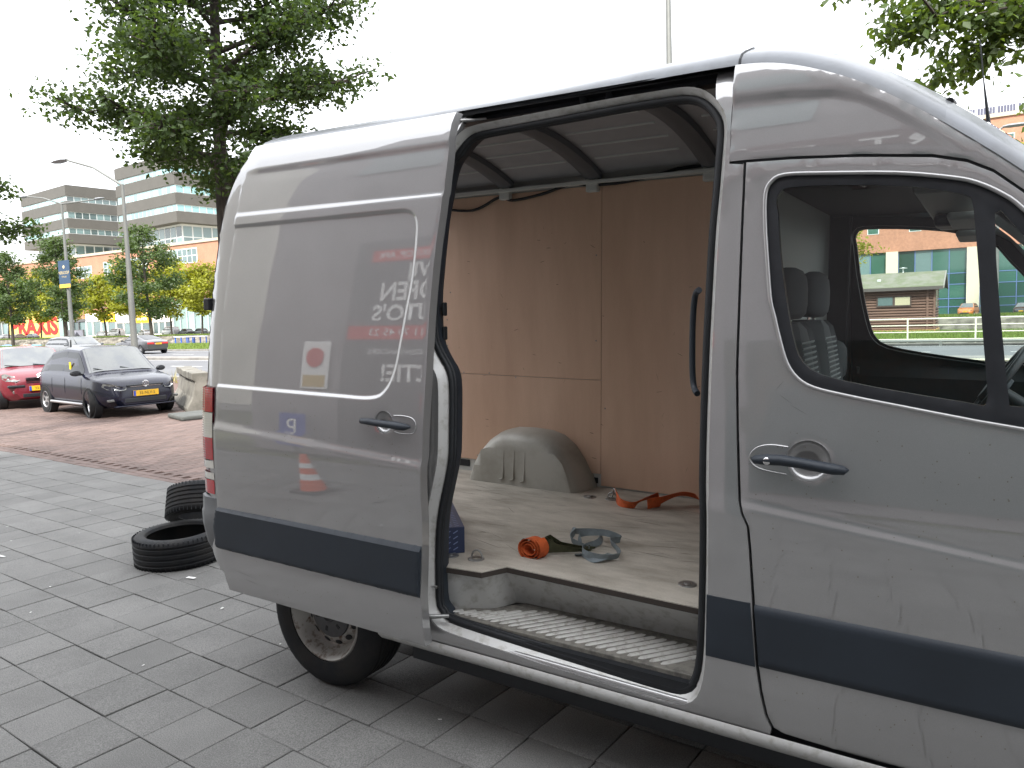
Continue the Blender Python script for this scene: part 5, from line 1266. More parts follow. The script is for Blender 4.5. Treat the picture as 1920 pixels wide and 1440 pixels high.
for c in spots:
    for k in range(9): dense.append(np.array(c)+r.normal(0, .10, 3)+np.array([.10, .06, .12]))
V, F = leaf_soup(np.array(dense)-np.array(rt.location), .10, 123, droop=.7)
soup('foliage', V, F, LEAFR, rt, kind='stuff')
for c in spots[:300]:
    o = bpy.data.objects.new('leaf', lmesh); COL.objects.link(o); o.parent = rt; o.location = Vector(c)-Vector(rt.location)
    s = r.uniform(.06, .105); o.scale = (s, s, s); o.rotation_euler = (r.uniform(-.9, .9), r.uniform(.35, 1.45), r.uniform(0, 2*pi))
# the row by the near canal bank, seen beyond the road
for i, (x, h, R_, lab) in enumerate(((-102.4, 11.6, 3.6, 'dark green roadside tree at the left edge above the red car'), (-90.1, 12.6, 4.0, 'dark green roadside tree behind the banner lamp post'), (-73.0, 12.4, 4.3, 'dark green roadside tree just left of the van, right of the bare lamp pole'))):
    tree('roadside_tree', lab, (x, 48.0-1.2+.2, .0), 3.0, h, R_, 24, 7000, .33, LEAFM, 50+i, 'roadside trees on the canal bank', r0=.20, spread=.42, up=.6)
# yellow-green row on the far quay
YL = ['yellow-green tree at the left edge across the canal', 'yellow-green tree across the canal above the red and yellow shop', 'yellow-green tree across the canal right of the red and yellow shop', 'yellow-green tree across the canal above the white shop sign', 'yellow-green tree across the canal between the pole and the yellow sign', 'yellow-green tree across the canal left of the silver van', 'yellow-green tree across the canal beside the van tail']
for i, px in enumerate((-218, -204, -190.5, -175, -163, -149, -137.5)):
    tree('quay_tree', YL[i], (px, 101+(i % 2)*.8, .05), 4.6, 14.0+1.4*((i*5) % 3), 6.4, 20, 4200, .75, LEAFY, 80+i, 'yellow-green trees on the far quay', r0=.22, spread=.8, up=.6)
tree('quay_tree', 'yellow-green tree in front of the office building seen through the cab', (-15.2, 101, .05), 5.5, 14.5, 6.6, 18, 3600, .42, LEAFY, 95, 'yellow-green trees on the far quay', r0=.25, spread=.6, up=.2)
tree('quay_tree', 'yellow-green tree at the right edge in front of the brick office', (8.6, 101, .05), 7, 23, 5.0, 18, 3600, .5, LEAFY, 96, 'yellow-green trees on the far quay', r0=.25, spread=.6, up=.4)

# ================================================================== BUILDINGS
BRB = mat('orange_brick', (0.40, 0.195, 0.125), rough=.85, var=.14, vscale=.35, spk=.12, spks=3)
GREYC = mat('grey_cladding', (0.085, 0.080, 0.070), rough=.6, var=.10, vscale=.4, spk=.06, spks=3)
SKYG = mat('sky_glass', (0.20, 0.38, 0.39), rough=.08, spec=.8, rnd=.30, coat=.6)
DKG = mat('dark_glass', (0.10, 0.15, 0.15), rough=.08, spec=.8, rnd=.5, coat=.6)
FRAMEW = mat('white_frame', (0.62, 0.65, 0.64), rough=.5)
CREAM = mat('cream_render', (0.55, 0.50, 0.38), rough=.8)
GREENG = mat('green_glass', (0.030, 0.085, 0.066), rough=.06, spec=.8, rnd=.45, coat=.5)
BLUEF = mat('blue_frame', (0.10, 0.16, 0.34), rough=.5)
WHITEB = mat('white_sign', (0.86, 0.85, 0.82), rough=.6)
YELB = mat('yellow_sign', (0.75, 0.45, 0.02), rough=.6)
REDB = mat('red_sign', (0.55, 0.02, 0.015), rough=.6)
DKB = mat('dark_sign_text', (0.03, 0.03, 0.03), rough=.6)
_rw = (VANM.to_3x3() @ _f); VD = Vector((_rw.x, _rw.y, 0)).normalized(); VR = Vector((VD.y, -VD.x, 0))
CW = cam.matrix_world.translation
def plan(lat, dep): p = Vector((CW.x, CW.y, 0))+VR*lat+VD*dep; return (p.x, p.y)
def tower(label, c_lat, c_dep, lenL, lenR):
    c = plan(c_lat, c_dep); dl = (VR*-.80+VD*.60).normalized(); dr = (VR*.60+VD*.80).normalized()
    r = empty('office_tower', (c[0], c[1], 0)); tag(r, label, 'office building', 'grey office towers')
    z0, z1 = 30.4, 48.7; Ht = z1-z0
    def quad(d0, d1, za, zb, out, m, name, parent=r):
        nrm = {0: dr*-1, 1: dl*-1}
        return None
    P0 = Vector((0, 0, 0)); PL = dl*lenL; PR = dr*lenR; PB = PL+PR
    def block(za, zb, ins, m, name):
        s = [P0+(dl+dr)*ins, PL+(dr-dl)*ins, PB-(dl+dr)*ins, PR+(dl-dr)*ins]
        return MB().prism([(p.x, p.y) for p in s], za, zb, 'z').build(name, m, r)
    wb = [(z1-.275*Ht, z1-.18*Ht), (z1-.57*Ht, z1-.45*Ht), (z1-.84*Ht, z1-.735*Ht)]
    edges = [z1]+[v for a, b in wb for v in (b, a)]+[z0]
    for i in range(0, len(edges), 2): block(edges[i+1], edges[i], 0, GREYC, 'cladding_band')
    block(z1, z1+.3, .6, GREYC, 'roof')
    for k, (a, b) in enumerate(wb):
        block(a, b, .35, FRAMEW, 'window_band')
        for d, L_, nd, g_, base in ((dl, lenL, dr*-1, SKYG, P0), (dr, lenR, dl*-1, (DKG if c_dep > 230 else SKYG), P0)):
            n = int(L_/2.2); w_ = (L_-.8)/n
            for i in range(n):
                o_ = base+d*(.4+i*w_+.13)+nd*-.30; e_ = d*(w_-.26); z_a, z_b = a+.2, b-.2
                MB().add([(o_.x, o_.y, z_a), (o_.x+e_.x, o_.y+e_.y, z_a), (o_.x+e_.x, o_.y+e_.y, z_b), (o_.x, o_.y, z_b)], [(0, 1, 2, 3)]).build('window', g_, r, fix=False)
    # recessed glazed storey under the slab
    block(z0-7.5, z0, 3.2, FRAMEW, 'recessed_storey')
    for d, L_, nd in ((dl, lenL, dr*-1), (dr, lenR, dl*-1)):
        n = int((L_-7)/3.0)
        for i in range(n):
            for (za, zb) in ((z0-3.4, z0-.6), (z0-6.8, z0-3.7)):
                o_ = (dl+dr)*3.2+d*(.3+i*3.0)+nd*.06; e_ = d*2.6
                MB().add([(o_.x, o_.y, za), (o_.x+e_.x, o_.y+e_.y, za), (o_.x+e_.x, o_.y+e_.y, zb), (o_.x, o_.y, zb)], [(0, 1, 2, 3)]).build('window', DKG, r, fix=False)
tower('grey banded office tower with window strips, left of the bare lamp pole', (150-960)/1442*253, 253, 34, 26)
tower('grey banded office tower partly hidden by the big tree behind the van', (352-960)/1442*212, 212, 32, 34)
bb = empty('brick_building', (-200, 125, 0)); tag(bb, 'long orange brick building under the grey towers beyond the quay trees', 'building')
bx('wall', -110, 75, 0, 26, 5.2, 23.2, BRB, bb); bx('parapet', -110.3, 75.3, -.3, 26.3, 23.2, 23.9, mat('pale_coping', (0.40, 0.35, 0.27), rough=.8), bb)
for (x, w_, z, h) in ((-62, 4, 14.8, 3.2), (-48, 6.5, 16.2, 3.0), (-23.0, 8.5, 17.0, 3.4), (-10.8, 3.8, 17.4, 3.6), (2, 12, 17.2, 4.0), (21.5, 16, 18.3, 3.8), (-40, 6, 10.2, 3), (-20, 8, 10.2, 3), (0, 8, 10.2, 3), (24, 12, 11, 3)):
    wf = bx('window', x-w_/2, x+w_/2, -.12, .02, z, z+h, FRAMEW, bb); n = max(2, int(w_/2)); 
    for i in range(n):
        for j in range(2):
            x0 = x-w_/2+.2+i*(w_-.2)/n; MB().add([(x0, -.14, z+.2+j*(h-.2)/2), (x0+(w_-.2)/n-.2, -.14, z+.2+j*(h-.2)/2), (x0+(w_-.2)/n-.2, -.14, z+(j+1)*(h-.2)/2), (x0, -.14, z+(j+1)*(h-.2)/2)], [(0, 1, 2, 3)]).build('pane', DKG, wf, fix=False)
for z in (8.2, 13.4): bx('brick_course', -110, 75, -.05, .01, z, z+.18, MATS['pale_coping'], bb)
# shops at street level
SFY = 123.6
def shop(x0, x1, h, fas, label, texts=(), gl=DKG, top=None, bays=None, col=WHITEB, posts=True):
    r = empty('shop_front', ((x0+x1)/2, SFY, 0)); tag(r, label, 'shop', 'shops across the canal'); w_ = x1-x0
    bx('wall', -w_/2, w_/2, .5, 1.4, 0, h, col, r)
    fz = h-fas
    f = bx('fascia', -w_/2+.1, w_/2-.1, .2, .5, fz, h-.05, top or col, r)
    n = bays or max(2, int(w_/3))
    for i in range(n):
        x = -w_/2+.3+i*(w_-.6)/n; bx('shop_window', x, x+(w_-.6)/n-.25, .42, .495, .35, fz-.25, gl, r)
        if posts: bx('post', x-.28, x-.04, .05, .35, 0, fz, col, r)
    for (s, size, x, z, m, sx) in texts: text('lettering', s, size, TM(x, .19, z), m, f, sx=sx)
    return r
shop(-283, -267.5, 6.4, 1.2, 'glass-fronted building at the left edge across the canal', gl=DKG, bays=5, col=mat('pale_grey_wall', (0.42, 0.43, 0.42), rough=.7))
px_ = empty('shop_front', (-251.9, SFY, 0)); tag(px_, 'yellow shop hall with giant red letters across the canal', 'shop', 'shops across the canal')
YEH = mat('yellow_hall', (0.78, 0.60, 0.16), rough=.7)
bx('wall', -15.2, 14.2, .5, 2, 0, 11.6, YEH, px_)
text('giant_letters', 'PRAXIS', 7.2, TM(.0, .42, 3.35), REDB, px_, extrude=.06, sx=1.22, fat=.30)
shop(-237.3, -229.5, 9.2, .8, 'glazed stair hall beside the yellow shop across the canal', gl=mat('pale_glass', (0.26, 0.36, 0.34), rough=.1, rnd=.2), bays=3, col=mat('pale_grey_wall', (0.42, 0.43, 0.42)), posts=False)
shop(-229.0, -222.2, 5.2, .8, 'dark shop entrance right of the glazed stair hall', gl=DKG, col=mat('dark_front', (0.10, 0.10, 0.105), rough=.6))
shop(-222.0, -214.6, 6.6, 2.2, 'white shop with a blank white fascia across the canal', col=WHITEB)
shop(-214.4, -207.2, 6.6, 2.6, 'yellow-signed furniture shop across the canal', [('MEUBELS', 1.3, .2, 5.2, WHITEB, 1.0)], top=YELB)
shop(-207.0, -199.0, 7.0, 3.4, 'white furniture shop lettered TREND MEUBELS across the canal', [('TREND', 1.5, 0, 6.1, DKB, 1.2), ('MEUBELS', 1.3, 0, 4.6, DKB, 1.1)])
shop(-198.8, -190.2, 6.8, 3.4, 'shop with a big yellow price board across the canal', [('SALE SALE', 1.2, 0, 5.7, WHITEB, 1), ('WONEN', 1.2, 0, 4.4, WHITEB, 1)], top=YELB)
shop(-190.0, -181.0, 6.9, 3.4, 'white carpet shop right of the yellow price board', [('TAPIJT', 1.2, 0, 6.0, DKB, 1), ('GORDIJNEN', 1.0, 0, 4.6, mat('brown_text', (0.25, 0.12, 0.06)), 1)])
shop(-180.6, -160, 9.0, 1.4, 'pale blue glass pavilion beside the van tail across the canal', gl=mat('pale_glass', (0.26, 0.36, 0.34)), bays=7, col=mat('pale_blue_wall', (0.42, 0.50, 0.52), rough=.5))
# billboard on the quay
bl = empty('billboard', (-183.0, 99.2, 0)); tag(bl, 'dark billboard with a pale triangle standing on the far quay', 'billboard')
bx('frame', -3.4, 3.4, 0, .3, .0, 2.0, mat('dark_front', (0.10, 0.10, 0.105)), bl, bevel=.03)
bx('poster', -2.6, 3.2, -.02, .01, .25, 1.85, mat('poster_grey', (0.22, 0.22, 0.26), rough=.6, var=.4, vscale=.6), bl)
MB().prism([(-.8, .3), (2.2, .3), (.6, 1.5)], -.05, -.025, 'y').build('poster_triangle', mat('poster_dark', (0.03, 0.03, 0.04)), bl)

# office behind the right-hand end of the van
of = empty('office_building', (0, 118, 0)); tag(of, 'brick office with green glass storeys seen through the cab and above the bonnet', 'office building')
bx('wall', -45, 40, .6, 22, 0, 25.4, BRB, of)
bx('brick_band', -45, 40, 0, .6, 9.0, 25.4, BRB, of)
bx('coping', -45.2, 40.2, -.25, 22.2, 25.4, 25.9, MATS['pale_coping'], of)
for k in range(7):
    xp = -28.6+k*9.75; bx('pillar', xp-.75, xp+.75, -.5, .1, 0, 9.0, CREAM, of)
    for j in range(4):
        x0 = xp+.75+j*2.06
        for (za, zb) in ((5.7, 8.95), (4.2, 5.6), (2.3, 4.1), (1.2, 2.2), (.15, 1.1)):
            bx('window', x0+.06, x0+2.0, .36, .42, za, zb, GREENG if (j+k) % 3 else DKG, of)
    for z in (5.6, 4.12, 2.2, 1.1): bx('transom', xp+.75, xp+9.0, .30, .44, z, z+.10, BLUEF, of)
    for j in range(5): bx('mullion', xp+.70+j*2.06, xp+.80+j*2.06, .28, .44, 0, 9, BLUEF, of)
for k in range(11):
    for z in (20.3, 16.0, 11.6):
        x = -27.3+k*5.25; wf = bx('window', x-.75, x+.75, -.04, .05, z, z+2.9, FRAMEW, of)
        MB().box(x-.65, x+.65, -.06, -.045, z+.08, z+1.9).build('pane', GREENG, wf); MB().box(x-.65, x+.65, -.06, -.045, z+2.05, z+2.82).build('pane', GREENG, wf)
SOLP = mat('solar_cell', (0.035, 0.035, 0.06), rough=.25)
for k in range(20):
    x = -24+k*2.25; sp_ = MB().prism([(0, 25.95), (.9, 27.0), (.95, 26.95), (.05, 25.9)], x, x+2.0, 'x'); so = sp_.build('solar_panel', SOLP, of)
    for j in range(7): MB().prism([(-.02, 25.97), (.88, 27.02), (.9, 27.0), (0, 25.95)], x+j*.333-.012, x+j*.333+.012, 'x').build('panel_rib', FRAMEW, so)
# wooden houseboat moored across from the railing
hb = empty('houseboat', (-4.0, 62, -1.2)); tag(hb, 'brown log-clad houseboat with a mossy green gable roof seen through the cab', 'houseboat')
LOG = mat('log_cladding', (0.17, 0.095, 0.068), rough=.8, var=.3, vscale=1.5, stretch=(.3, 1, 4))
bx('hull', -5.5, 3.3, -.2, 5.2, -.5, 1.0, mat('hull_ochre', (0.42, 0.25, 0.10), rough=.8, var=.3, vscale=2), hb, bevel=.03)
bx('cabin_core', -5.4, 3.15, .08, 5.0, 1.0, 4.2, mat('log_shadow', (0.10, 0.055, 0.04), rough=.9), hb)
for k in range(15):
    z = 1.08+k*.205
    MB().tube([(-5.4, .08, z), (3.20, .08, z)], .095, 8).build('log', LOG, hb, smooth=60)
    MB().tube([(3.15, .0, z), (3.15, 5.0, z)], .095, 8).build('log', LOG, hb, smooth=60)
for x in (2.75, 3.2): MB().box(x-.07, x+.07, -.08, .06, 1.0, 4.15).build('corner_post', LOG, hb)
MOSS = mat('mossy_roof', (0.115, 0.125, 0.075), rough=.9, col2=(0.16, 0.155, 0.125), vscale=1.5, lo=.4, hi=.6)
rfm = MB(); rfm.prism([(-.55, 4.18), (2.55, 5.35), (5.65, 4.18), (5.65, 4.06), (2.55, 5.2), (-.55, 4.06)], -6.0, 3.75, 'x'); ro_ = rfm.build('roof', MOSS, hb)
bx('fascia_board', -6.0, 3.76, -.60, -.52, 3.92, 4.14, mat('dark_board', (0.075, 0.065, 0.06), rough=.8), ro_)
for s in (-1, 1): MB().prism([(2.55, 5.36), (2.55+s*3.15, 4.17), (2.55+s*3.15, 3.98), (2.55, 5.12)], 3.76, 3.84, 'x').build('barge_board', mat('grey_board', (0.20, 0.19, 0.17), rough=.8), ro_)
for (x0, x1, z0, z1) in ((-.55, 1.6, 2.85, 3.45),):
    wf = bx('window', x0-.1, x1+.1, -.10, .02, z0-.1, z1+.1, mat('dark_wood', (0.06, 0.038, 0.03), rough=.7), hb)
    bx('pane', x0, (x0+x1)/2-.08, -.12, -.102, z0, z1, DKG, wf); bx('pane', (x0+x1)/2+.08, x1, -.12, -.102, z0, z1, mat('curtain_glass', (0.42, 0.38, 0.26), rough=.2), wf)
bx('shutter', -3.6, -2.7, -.10, .02, 2.75, 3.4, mat('orange_wood', (0.36, 0.13, 0.06), rough=.7), hb)
bx('gable_door', 3.2, 3.26, 1.2, 2.4, 2.6, 3.9, mat('curtain_glass', (0.42, 0.38, 0.26)), hb)
for (x0, x1, m) in ((-2.4, -1.5, DKG), (.35, 1.3, REDB)): bx('hull_window', x0, x1, -.23, -.19, .35, .85, m, hb)
fl_ = MB(); fl_.tube([(-2.3, 1.6, 4.8), (-2.3, 1.6, 5.5)], .09, 10); fl_.lathe([(0, .12), (.14, .0), (.12, -.02)], 12, Matrix.Translation((-2.3, 1.6, 5.55))); fl_.build('stove_pipe', DARKSTEEL, hb, smooth=40)
fl_ = MB(); fl_.tube([(.9, 2.55, 5.3), (.9, 2.55, 5.65)], .05, 8); fl_.lathe([(0, .06), (.30, .0), (.28, -.03)], 14, Matrix.Translation((.9, 2.55, 5.68))); fl_.build('roof_vent', FRAMEW, hb, smooth=40)
fl_ = MB(); fl_.tube([(-.6, .9, 4.7), (-.6, .9, 4.85)], .14, 10); fl_.build('roof_vent', FRAMEW, hb, smooth=40)

# ================================================================== FAR CARS, BOATS, PERSON, BICYCLES
FC = dict(L=4.1, W=1.72, H=1.45, hood=.90, belt=.88, a=.25, b=.42, c=.80, d=.95, rear=.98, estate=True, cuts=(.45,), R=.31)
def pc(n, c): return paint(n, c)
oc, go = car('parked_car', 'orange boxy car parked in front of the green glass office', (.45, 104.0, 0), radians(-100), dict(FC, H=1.60, hood=1.0, belt=1.0, L=3.9), pc('orange_paint', (0.50, 0.15, 0.02)), parts=False, group='cars parked across the canal')
xf = go['L']/2; faceplate(oc, xf+.012, .58, '12-RBK-7'); bx('lower_grille', xf-.05, xf+.01, -.5, .5, .28, .50, BLACKPL, oc, bevel=.03); frontlamps(oc, go, [(.45, .70), (.62, .76), (.74, .76), (.74, .66), (.5, .64)])
dc, gd = car('parked_car', 'black car parked right of the orange car across the canal', (6.0, 106, 0), radians(-100), dict(FC), pc('black_paint', (0.012, 0.014, 0.016)), parts=False, group='cars parked across the canal')
faceplate(dc, gd['L']/2+.012, .5, '70-XZ-HB')
far = [(-232, 107, 90, (0.30, 0.31, 0.33), 'silver car parked at the far left across the canal'), (-226, 107.5, 90, (0.20, 0.17, 0.14), 'brown car parked in front of the giant red letters'), (-217, 106.5, 0, (0.03, 0.03, 0.035), 'black car parked before the red and yellow shop'),
       (-186, 108, 10, (0.34, 0.35, 0.36), 'pale grey car parked left of the white van'), (-168.5, 107.5, 170, (0.60, 0.60, 0.60), 'white car parked behind the bare lamp pole'), (-152.0, 107, 175, (0.08, 0.085, 0.09), 'dark grey car parked in front of the silver van'), (-147.5, 107.5, 175, (0.05, 0.06, 0.07), 'dark car parked between the silver van and the white car'), (-141.5, 107, 180, (0.55, 0.55, 0.55), 'white car parked beside the van tail across the canal')]
for i, (x, y, a, c, lab) in enumerate(far):
    car('parked_car', lab, (x, y, 0.02), radians(a), FC, pc('far_paint_%d' % i, c), parts=False, group='cars parked across the canal')
VP_ = dict(L=5.0, W=1.9, H=2.0, hood=1.25, belt=1.2, a=.18, b=.34, c=.95, d=.985, rear=1.5, cuts=(.28,), R=.34, nose=.85, estate=True, fa=.19, ra=.80)
vn, _ = car('parked_van', 'white panel van parked in front of the furniture shops', (-180.0, 107.5, .02), radians(178), VP_, pc('white_van_paint', (0.62, 0.62, 0.62)), parts=False, group='vans across the canal'); vn['category'] = 'van'
vn, _ = car('parked_van', 'silver panel van parked right of the shops across the canal', (-156.5, 106.2, .02), radians(178), VP_, pc('silver_van_paint', (0.42, 0.43, 0.44)), parts=False, group='vans across the canal'); vn['category'] = 'van'

def boat(x, y, a, L, Wd, hullc, label, cabin=None, roofc=None, cover=None):
    r = empty('boat', (x, y, -1.2), a); tag(r, label, 'boat', 'boats moored in the canal')
    P = []
    for t in np.linspace(0, 1, 11):
        w_ = Wd/2*(1-max(0, (t-.55)/.45)**2.2)*(.88+.12*min(1, t/.1)); sh = .55+.25*t*t
        P.append([((t-.5)*L, -w_, sh), ((t-.5)*L, -w_*.9, .15), ((t-.5)*L, 0, -.15), ((t-.5)*L, w_*.9, .15), ((t-.5)*L, w_, sh), ((t-.5)*L, w_*.9, sh-.05), ((t-.5)*L, 0, sh-.05), ((t-.5)*L, -w_*.9, sh-.05), ((t-.5)*L, -w_, sh)])
    MB().grid(P).build('hull', mat('hull_'+label[:9], hullc, rough=.4), r, smooth=40)
    if cabin:
        x0, x1, h = cabin; roofm = mat('roof_'+label[:9], roofc, rough=.5)
        fr = MB()
        for xx in np.linspace(x0, x1, 4):
            for s in (-1, 1): fr.box(xx-.06, xx+.06, s*Wd*.36-.05, s*Wd*.36+.05, .45, h)
        fr.build('cabin_frame', mat('boat_blue', (0.02, 0.12, 0.50), rough=.5), r)
        bx('cabin_lower', x0, x1, -Wd*.36, Wd*.36, .4, .95, MATS['boat_blue'], r, bevel=.03)
        MB().box(x0-.2, x1+.2, -Wd*.42, Wd*.42, h, h+.10).build('cabin_roof', roofm, r, bevel=.04)
    if cover:
        P = []
        for t in np.linspace(0, 1, 8): P.append([((t-.5)*L*.8, Wd*.45*v, .6+.55*sin(pi*t)**.5*(1-abs(v)**2.5)) for v in np.linspace(-1, 1, 7)])
        MB().grid(P).build('cover', mat('cover_'+label[:9], cover, rough=.8), r, smooth=60)
boat(-81.3, 57, radians(174), 7.5, 2.4, (0.62, 0.62, 0.60), 'white boat with a blue framed wheelhouse moored beside the van tail', (-3.0, 1.0, 1.75), (0.66, 0.68, 0.70))
boat(-127.2, 58, radians(4), 6.0, 2.2, (0.55, 0.55, 0.55), 'small boat under a light blue cover at the left edge', cover=(0.14, 0.36, 0.62))
boat(-122.6, 58.5, radians(2), 5.0, 2.0, (0.40, 0.10, 0.10), 'small faded red boat under the roadside tree', cover=(0.42, 0.20, 0.20))
boat(-118.6, 58, radians(176), 5.0, 2.0, (0.60, 0.60, 0.58), 'small boat under a rounded white cover behind the red car', cover=(0.66, 0.66, 0.64))
# walker on the far quay
pe = empty('person', (-174.5, 105.0, .02)); tag(pe, 'person in dark clothes walking past the white van across the canal', 'person')
bm_v = [(0, 0, .95), (0, 0, 1.15), (0, 0, 1.38), (0, 0, 1.50), (0, 0, 1.60), (.02, 0, 1.72), (.10, .02, .92), (.12, .16, .50), (.12, .05, .08), (.13, -.10, .04), (-.10, 0, .92), (-.12, -.12, .50), (-.12, .06, .09), (-.12, -.08, .05), (.19, 0, 1.40), (.26, .05, 1.12), (.24, -.10, .90), (-.19, 0, 1.40), (-.26, .0, 1.12), (-.25, -.12, .90)]
bm_e = [(0, 1), (1, 2), (2, 3), (3, 4), (4, 5), (0, 6), (6, 7), (7, 8), (8, 9), (0, 10), (10, 11), (11, 12), (12, 13), (2, 14), (14, 15), (15, 16), (2, 17), (17, 18), (18, 19)]
rad_ = [.15, .14, .16, .06, .085, .075, .10, .075, .05, .045, .10, .075, .05, .045, .07, .05, .04, .07, .05, .04]
me = bpy.data.meshes.new('body'); me.from_pydata(bm_v, bm_e, []); me.update()
po = link('body', me, mat('dark_clothes', (0.025, 0.025, 0.03), rough=.9), pe); md = po.modifiers.new('skin', 'SKIN')
for i, rv_ in enumerate(rad_): me.skin_vertices[0].data[i].radius = (rv_, rv_)
me.skin_vertices[0].data[0].use_root = True
po.modifiers.new('sub', 'SUBSURF').render_levels = 1
MB().lathe([(0, .11), (.07, .085), (.09, .02), (.085, -.04)], 12, Matrix.Translation((.02, .02, 1.72))).build('hair', mat('dark_hair', (0.02, 0.015, 0.012), rough=.8), pe, smooth=60)
def bike(x, y, a, label):
    r = empty('bicycle', (x, y, .02), a); tag(r, label, 'bicycle', 'bicycles across the canal')
    for xx in (-.52, .52): MB().lathe([(.33+.02*cos(t), .02*sin(t)) for t in np.linspace(0, 2*pi, 7)[:-1]], 20, Matrix.Translation((xx, 0, .35)) @ Matrix.Rotation(pi/2, 4, 'X'), closed=True).build('wheel', TYRE, r)
    q = MB()
    for a_, b_ in (((-.52, 0, .35), (-.15, 0, .85)), ((-.52, 0, .35), (-.1, 0, .32)), ((-.1, 0, .32), (-.15, 0, .85)), ((-.1, 0, .32), (.36, 0, .85)), ((-.15, 0, .80), (.36, 0, .85)), ((.52, 0, .35), (.36, 0, 1.0)), ((.36, -.25, 1.05), (.36, .25, 1.05))): q.tube([a_, b_], .022, 6)
    q.build('frame', BLACKPL, r); bx('saddle', -.28, -.04, -.08, .08, .88, .94, RUBBER, r, bevel=.02)
bike(-160.6, 104.8, .2, 'bicycle parked left of the silver van across the canal'); bike(-162.3, 105.1, -.3, 'bicycle leaning beside another left of the silver van')

# ================================================================== THE GARAGE BEHIND THE PHOTOGRAPHER (mirrored in the van's paint)
GY = -5.7
ga = empty('garage_building', (0, GY, 0)); tag(ga, 'dark garage front with painted lettering facing the van, seen mirrored in its paint', 'building')
GW = mat('garage_wall', (0.29, 0.265, 0.27), rough=.7, var=.2, vscale=1.2)
bx('wall', -6.9, 16, -8, 0, 0, 10.6, GW, ga)  # unseen height made up, tall enough to shade the van roof and pavement
bx('fascia', -2.2, 12, .0, .18, 4.85, 5.55, mat('garage_fascia', (0.10, 0.035, 0.035), rough=.6), ga)
text('lettering', 'IMPORT  EXPORT', .50, TM(1.3, .20, 5.2, '+y'), WHITEB, ga, sx=1.3)
SGN = mat('garage_sign', (0.10, 0.095, 0.10), rough=.5)
sb = bx('sign_panel', -5.05, -2.3, .02, .06, .4, 4.5, SGN, ga)
for s, x, z, sz, m in (('WIJ', -3.75, 3.90, .36, WHITEB), ('KOPEN', -3.86, 3.57, .36, WHITEB), ("AUTO'S", -3.92, 3.25, .36, WHITEB), ('ACTIE!', -3.72, 2.10, .36, WHITEB)):
    text('lettering', s, sz, TM(x, .075, z, '+y'), m, sb, sx=1.1, fat=.010)
bx('red_band', -5.0, -2.4, .062, .070, 2.72, 3.02, REDB, sb); text('lettering', 'TEL. 06 11 70 45 23', .22, TM(-3.75, .076, 2.87, '+y'), WHITEB, sb, sx=.95)
bx('red_band', -4.75, -2.4, .062, .070, 4.10, 4.32, REDB, sb); text('lettering', 'INKOOP-VERKOOP, APK', .17, TM(-3.7, .076, 4.21, '+y'), WHITEB, sb)
text('lettering', 'SERVICE NERGENS ANDERS', .15, TM(-3.65, .076, 2.45, '+y'), WHITEB, sb)
MB().lathe([(0, .01), (.28, .01), (.28, 0)], 24, Matrix.Translation((-3.1, .062, 1.55)) @ Matrix.Rotation(-pi/2, 4, 'X')).build('sign_disc', REDB, sb)
po_ = bx('poster', -5.85, -5.31, .02, .05, 1.80, 2.68, WHITEB, ga, bevel=.01)
MB().lathe([(0, .01), (.17, .01), (.17, 0)], 24, Matrix.Translation((-5.58, .06, 2.36)) @ Matrix.Rotation(-pi/2, 4, 'X')).build('poster_disc', REDB, po_)
bx('poster_panel', -5.80, -5.36, .052, .056, 1.85, 2.06, mat('poster_gold', (0.55, 0.38, 0.10), rough=.6), po_)
bx('shop_window', 0.5, 3.4, .02, .06, .3, 2.7, DKG, ga); bx('shop_window', 3.7, 6.6, .02, .06, .3, 2.7, DKG, ga)
for k in range(5):
    for z in (6.2,): bx('upper_window', -5.6+k*4.2, -3.2+k*4.2, .02, .06, z, z+1.8, DKG, ga)
psn = empty('parking_sign', (-5.6, GY+.35, 0)); tag(psn, 'blue parking sign on a post in front of the garage, mirrored in the van', 'traffic sign')
MB().tube([(0, 0, 0), (0, 0, 1.2)], .03, 10).build('sign_post', GALV, psn, smooth=60)
bx('sign_plate', -.26, .26, .03, .045, .50, 1.10, mat('sign_blue', (0.02, 0.05, 0.32), rough=.4), psn, bevel=.006); text('sign_letter', 'P', .42, TM(0, .05, .80, '+y'), WHITEB, psn)
cn = empty('traffic_cone', (-2.5, -2.57, 0)); cn.scale = (.85, .85, .85); tag(cn, 'orange and white traffic cone standing before the garage, mirrored in the van', 'traffic cone')
bx('cone_base', -.19, .19, -.19, .19, 0, .035, mat('cone_rubber', (0.04, 0.04, 0.04), rough=.8), cn, bevel=.01)
CO, CWm = mat('cone_orange', (0.62, 0.10, 0.03), rough=.5), mat('cone_white', (0.72, 0.72, 0.70), rough=.5)
for z0, z1, m in ((.035, .22, CO), (.22, .34, CWm), (.34, .47, CO), (.47, .57, CWm), (.57, .75, CO)):
    rr_ = lambda z: .15-.115*(z/.75); MB().lathe([(rr_(z0), z0), (rr_(z1), z1)], 24, None).build('cone_band', m, cn, smooth=60)

nb = empty('reflection_building', (-40, -24, 0)); tag(nb, 'plain pale building added out of view beyond the garage for its reflection', 'building')  # unseen building added so a pale wall, not sky, mirrors in the door
bx('wall', -40, 30, -10, 0, 0, 24, mat('reflection_render', (0.66, 0.63, 0.56), rough=.8, var=.2, vscale=.3), nb)
bx('plinth', -40.1, 30.1, -.1, .12, 0, .8, mat('reflection_plinth', (0.30, 0.29, 0.27), rough=.8), nb)

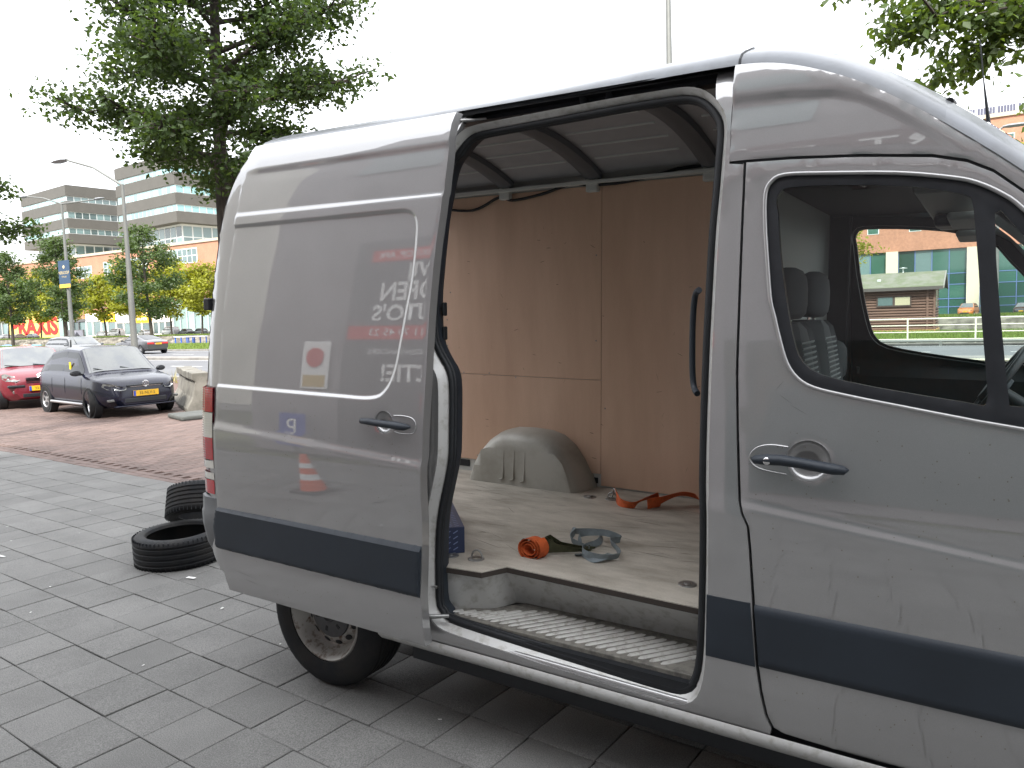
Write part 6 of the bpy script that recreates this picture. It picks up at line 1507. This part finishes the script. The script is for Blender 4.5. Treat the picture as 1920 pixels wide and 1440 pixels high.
# ================================================================== wear on the van: scuffs, scratches and smudges
r = np.random.default_rng(404)
def strokes(name, items, m, parent):
    """thin tapered strokes: each item is a list of 3D points and a width vector"""
    q = MB()
    for pts, wv in items:
        n = len(pts); a_ = []; b_ = []
        for i, p in enumerate(pts):
            k = (1-abs(2*i/(n-1)-1)**2)+.15; a_.append(Vector(p)+Vector(wv)*k); b_.append(Vector(p)-Vector(wv)*k)
        q.grid([a_, b_])
    return q.build(name, m, parent, fix=False, kind='stuff')
it = []
for i in range(60):                                  # pencil marks and knocks on the plywood wall
    x, z = r.uniform(-.4, 1.7), r.uniform(.85, 2.3); a = r.uniform(-.6, .6)+(pi/2 if r.random() < .3 else 0); l = r.uniform(.008, .05)
    it.append(([(x+l*(t-.5)*cos(a), YW-.0012, z+l*(t-.5)*sin(a)) for t in (0, .33, .66, 1)], (0, 0, r.uniform(.0006, .0016))))
strokes('wall_scuffs', it, mat('scuff_brown', (0.10, 0.065, 0.045), rough=.8), van)
it = []
for i in range(90):                                  # drag marks on the floor
    x, y = r.uniform(.0, 1.75), r.uniform(.35, 1.6); a = r.normal(.15, .35); l = r.uniform(.03, .22)
    it.append(([(x+l*(t-.5)*cos(a), y+l*(t-.5)*sin(a), FZ+.0012) for t in (0, .33, .66, 1)], (0, r.uniform(.0008, .0028), 0)))
strokes('floor_scuffs', it, mat('scuff_floor', (0.20, 0.185, 0.16), rough=.8), van)
it = []
for (x, z, a, l) in ((1.97, 2.50, .5, .03), (2.11, 1.52, -.6, .05), (2.15, 1.49, -.5, .06), (2.09, 1.56, .9, .04), (2.31, 1.02, 1.4, .03), (2.42, .95, 1.2, .02), (2.28, .72, .1, .04)):
    it.append(([(x+l*(t-.5)*cos(a), float(yfront(np.array([x]), np.array([z]))[0])-.0015, z+l*(t-.5)*sin(a)) for t in (0, .33, .66, 1)], (0, 0, .0010)))
for (x, z, a, l) in ((.60, 1.10, 1.3, .03), (.62, 1.05, 1.5, .05), (.35, 1.00, 1.5, .02), (-.30, .56, -.1, .16), (-.25, .53, -.1, .10), (.55, 1.02, .2, .06)):
    it.append(([(x+l*(t-.5)*cos(a), float(yslide(np.array([x]), np.array([z]))[0])-.002, z+l*(t-.5)*sin(a)) for t in (0, .33, .66, 1)], (0, 0, .0009)))
strokes('paint_scratches', it, mat('scratch_dark', (0.17, 0.17, 0.17), rough=.7), van)
V = []; F = []
for i in range(420):                                 # dried road splashes and dust specks on the flank
    if r.random() < .5: x, z = r.uniform(2.0, 2.75), r.uniform(.46, 1.45); y = float(yfront(np.array([x]), np.array([z]))[0])-.0014
    else: x, z = r.uniform(-.42, .74), r.uniform(.48, 1.4); y = float(yslide(np.array([x]), np.array([z]))[0])-.0018
    if .64 < z < .875: continue
    s_ = r.uniform(.0008, .0022); k = len(V); V += [(x+s_*cos(a), y, z+s_*1.3*sin(a)) for a in np.linspace(0, 2*pi, 6)[:-1]]; F.append(tuple(range(k, k+5)))
me = bpy.data.meshes.new('dirt_specks'); me.from_pydata(V, [], F); me.update(); link('dirt_specks', me, mat('dirt_speck', (0.16, 0.145, 0.12), rough=.9), van, kind='stuff')
